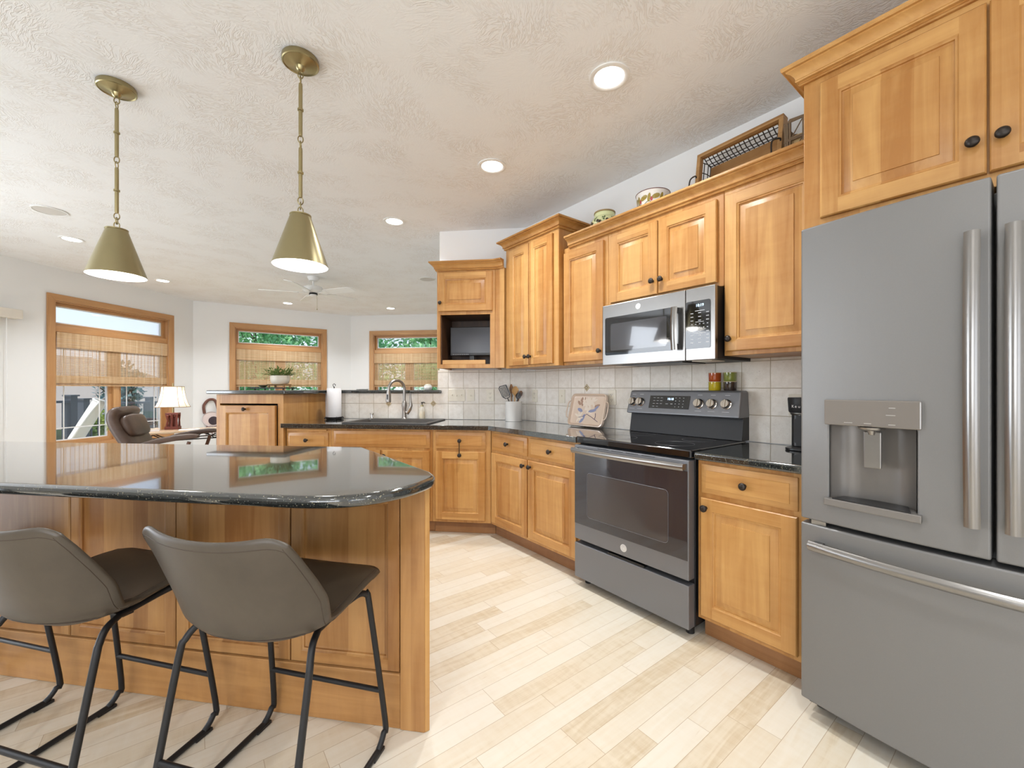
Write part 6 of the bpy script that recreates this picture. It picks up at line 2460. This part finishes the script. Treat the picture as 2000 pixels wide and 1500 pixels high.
m.grid(gcs, 10, 14)
obj('sling', m, plain('sling_cream', (226, 220, 206), 0.8, 0, 0.05, 40), gc, smooth=180, solid=0.02)
m = MB().tube([gcs(0, j / 14) for j in range(15)] + [gcs(i / 10, 1.0) for i in range(1, 11)] + [gcs(1, 1 - j / 14) for j in range(1, 15)], 0.014, 8)
for s in (-1, 1):
    m.tube([(s * 0.24, 0.05, 0.36), (s * 0.25, -0.45, 0.38), (s * 0.25, -0.45, 0.001)], 0.014, 8)
    m.tube([(s * 0.24, 0.05, 0.36), (s * 0.25, 0.30, 0.001)], 0.014, 8)
obj('chair_frame', m, plain('chair_frame_white', (236, 234, 228), 0.5), gc, smooth=60)
m = MB().grid(lambda u, v: ((2 * u - 1) * 0.24, 0.06 - v * 0.5, 0.36 + 0.01 * v), 4, 6)
obj('seat', m, plain('sling_seat_cream', (222, 216, 202), 0.8), gc, solid=0.02)

# neighbouring house: wall and big hipped roof
hs = thing('neighbor_house', 'neighbouring house with a pale shingled roof beyond the deck', 'house', PB(-22.5, 13, -0.62), AB)
m = MB().box(-5, 5, -7, 9, 0.0, 0.5)
obj('house_wall', m, siding, hs)
m = MB().add([(-5.8, -8.5, 0.45), (5.8, -8.5, 0.45), (5.8, 9.8, 0.45), (-5.8, 9.8, 0.45), (0, -3.0, 3.3), (0, 4.5, 3.3)], [(0, 1, 4), (1, 2, 5, 4), (2, 3, 5), (3, 0, 4, 5), (3, 2, 1, 0)])
obj('roof', m, shingle, hs)
m = MB().box(1.5, 2.1, 0.5, 1.2, 2.4, 3.7)
obj('chimney', m, siding, hs)


def foliage_tree(label, x, y, h, rad, mat_, n, seed, trunk=0.12, base=0.25, cat='tree', name='garden_tree', leaf_s=0.22, group=None):
    r = thing(name, label, cat, (x, y, -0.62), 0, group)
    rd_ = random.Random(seed)
    if trunk:
        m = MB().tube([(0, 0, 0.002), (0.03, 0.02, h * 0.4), (0, 0, h * 0.8)], [trunk, trunk * 0.7, trunk * 0.25], 10)
        for k in range(5):
            a = rd_.uniform(0, 6.28)
            m.tube([(0.02, 0.01, h * (0.3 + 0.08 * k)), (math.cos(a) * rad * 0.6, math.sin(a) * rad * 0.6, h * (0.5 + 0.08 * k))], [trunk * 0.4, trunk * 0.1], 6)
        obj('trunk', m, bark, r, smooth=60)
    blobs = []
    for k in range(26):
        a = rd_.uniform(0, 6.28)
        q = rd_.uniform(0.1, 1.0)
        zz = h * (base + (1 - base) * rd_.random())
        f = math.sin(math.pi * min(0.95, max(0.12, (zz / h - base) / (1 - base)))) ** 0.5
        blobs.append((Vector((math.cos(a) * rad * 0.75 * q * f, math.sin(a) * rad * 0.75 * q * f, zz * 0.92)), rad * rd_.uniform(0.25, 0.45)))
    m = MB()
    for i in range(n):
        c, rr_ = blobs[rd_.randrange(len(blobs))]
        d = Vector((rd_.gauss(0, 1), rd_.gauss(0, 1), rd_.gauss(0, 1))).normalized()
        p = c + d * rr_ * rd_.uniform(0.75, 1.05)
        if p.z < 0.05:
            continue
        u_ = (d + Vector((rd_.uniform(-.8, .8), rd_.uniform(-.8, .8), rd_.uniform(-.8, .8)))).normalized()
        s_ = u_.cross(Vector((0.3, 0.2, 1))).normalized()
        l = leaf_s * rd_.uniform(0.7, 1.3)
        m.add([p, p + u_ * l * .5 + s_ * l * .28, p + u_ * l, p + u_ * l * .5 - s_ * l * .28], [(0, 1, 2, 3)])
    o = obj('crown', m, mat_, r, fix=False)
    o['kind'] = 'stuff'
    return r


G = 'dense row of trees beyond the dining windows'
LBL = 'leafy green tree in the dense row beyond the dining windows'
t1 = foliage_tree(LBL, -8.9, 14.5, 5.6, 1.42, leaf_green, 6000, 1, leaf_s=0.17, group=G)
t2 = foliage_tree(LBL, -10.6, 18.6, 6.2, 1.45, leaf_green, 6000, 2, leaf_s=0.18, group=G)
for i, x in enumerate((-5.55, -2.2, 1.15)):
    dup(t1, (x, 14.5 + 0.3 * math.sin(i * 2.1), -0.62), R(70 * i + 40))
for i, x in enumerate((-7.1, -3.6, -0.1, 3.4)):
    dup(t2, (x, 18.6 + 0.3 * math.cos(i * 1.7), -0.62), R(80 * i + 30))
foliage_tree('bluish spruce in front of the neighbouring roof in the left window', -11.0, 11.7, 2.35, 0.95, leaf_blue, 2600, 5, 0.08, 0.2, leaf_s=0.15)
foliage_tree('pale green shrub beyond the deck railing in the left window', -8.7, 9.0, 1.35, 0.55, leaf_bush, 1500, 6, 0.0, 0.1, 'shrub', 'garden_shrub', 0.12, 'garden shrubs by the deck')
foliage_tree('low yellow green shrub beside the garden chair outside', -9.75, 7.6, 1.2, 0.5, leaf_bush, 1300, 7, 0.0, 0.1, 'shrub', 'garden_shrub', 0.12, 'garden shrubs by the deck')
m = MB()
rnd = random.Random(77)
for k in range(24000):
    p = Vector((rnd.uniform(-12, 12), rnd.uniform(-0.9, 0.9), 7.2 * rnd.random() ** 0.9))
    u_ = Vector((rnd.uniform(-1, 1), rnd.uniform(-1, 0.2), rnd.uniform(-.8, .8))).normalized()
    s_ = u_.cross(Vector((0.3, 0.2, 1))).normalized()
    l = rnd.uniform(0.2, 0.38)
    m.add([p, p + u_ * l * .5 + s_ * l * .3, p + u_ * l, p + u_ * l * .5 - s_ * l * .3], [(0, 1, 2, 3)])
o = obj('treeline', m, leaf_green, loc=(-1.5, 23.0, -0.62), fix=False)
tag(o, 'solid green mass of woodland foliage behind the row of trees', 'foliage')
o['kind'] = 'stuff'
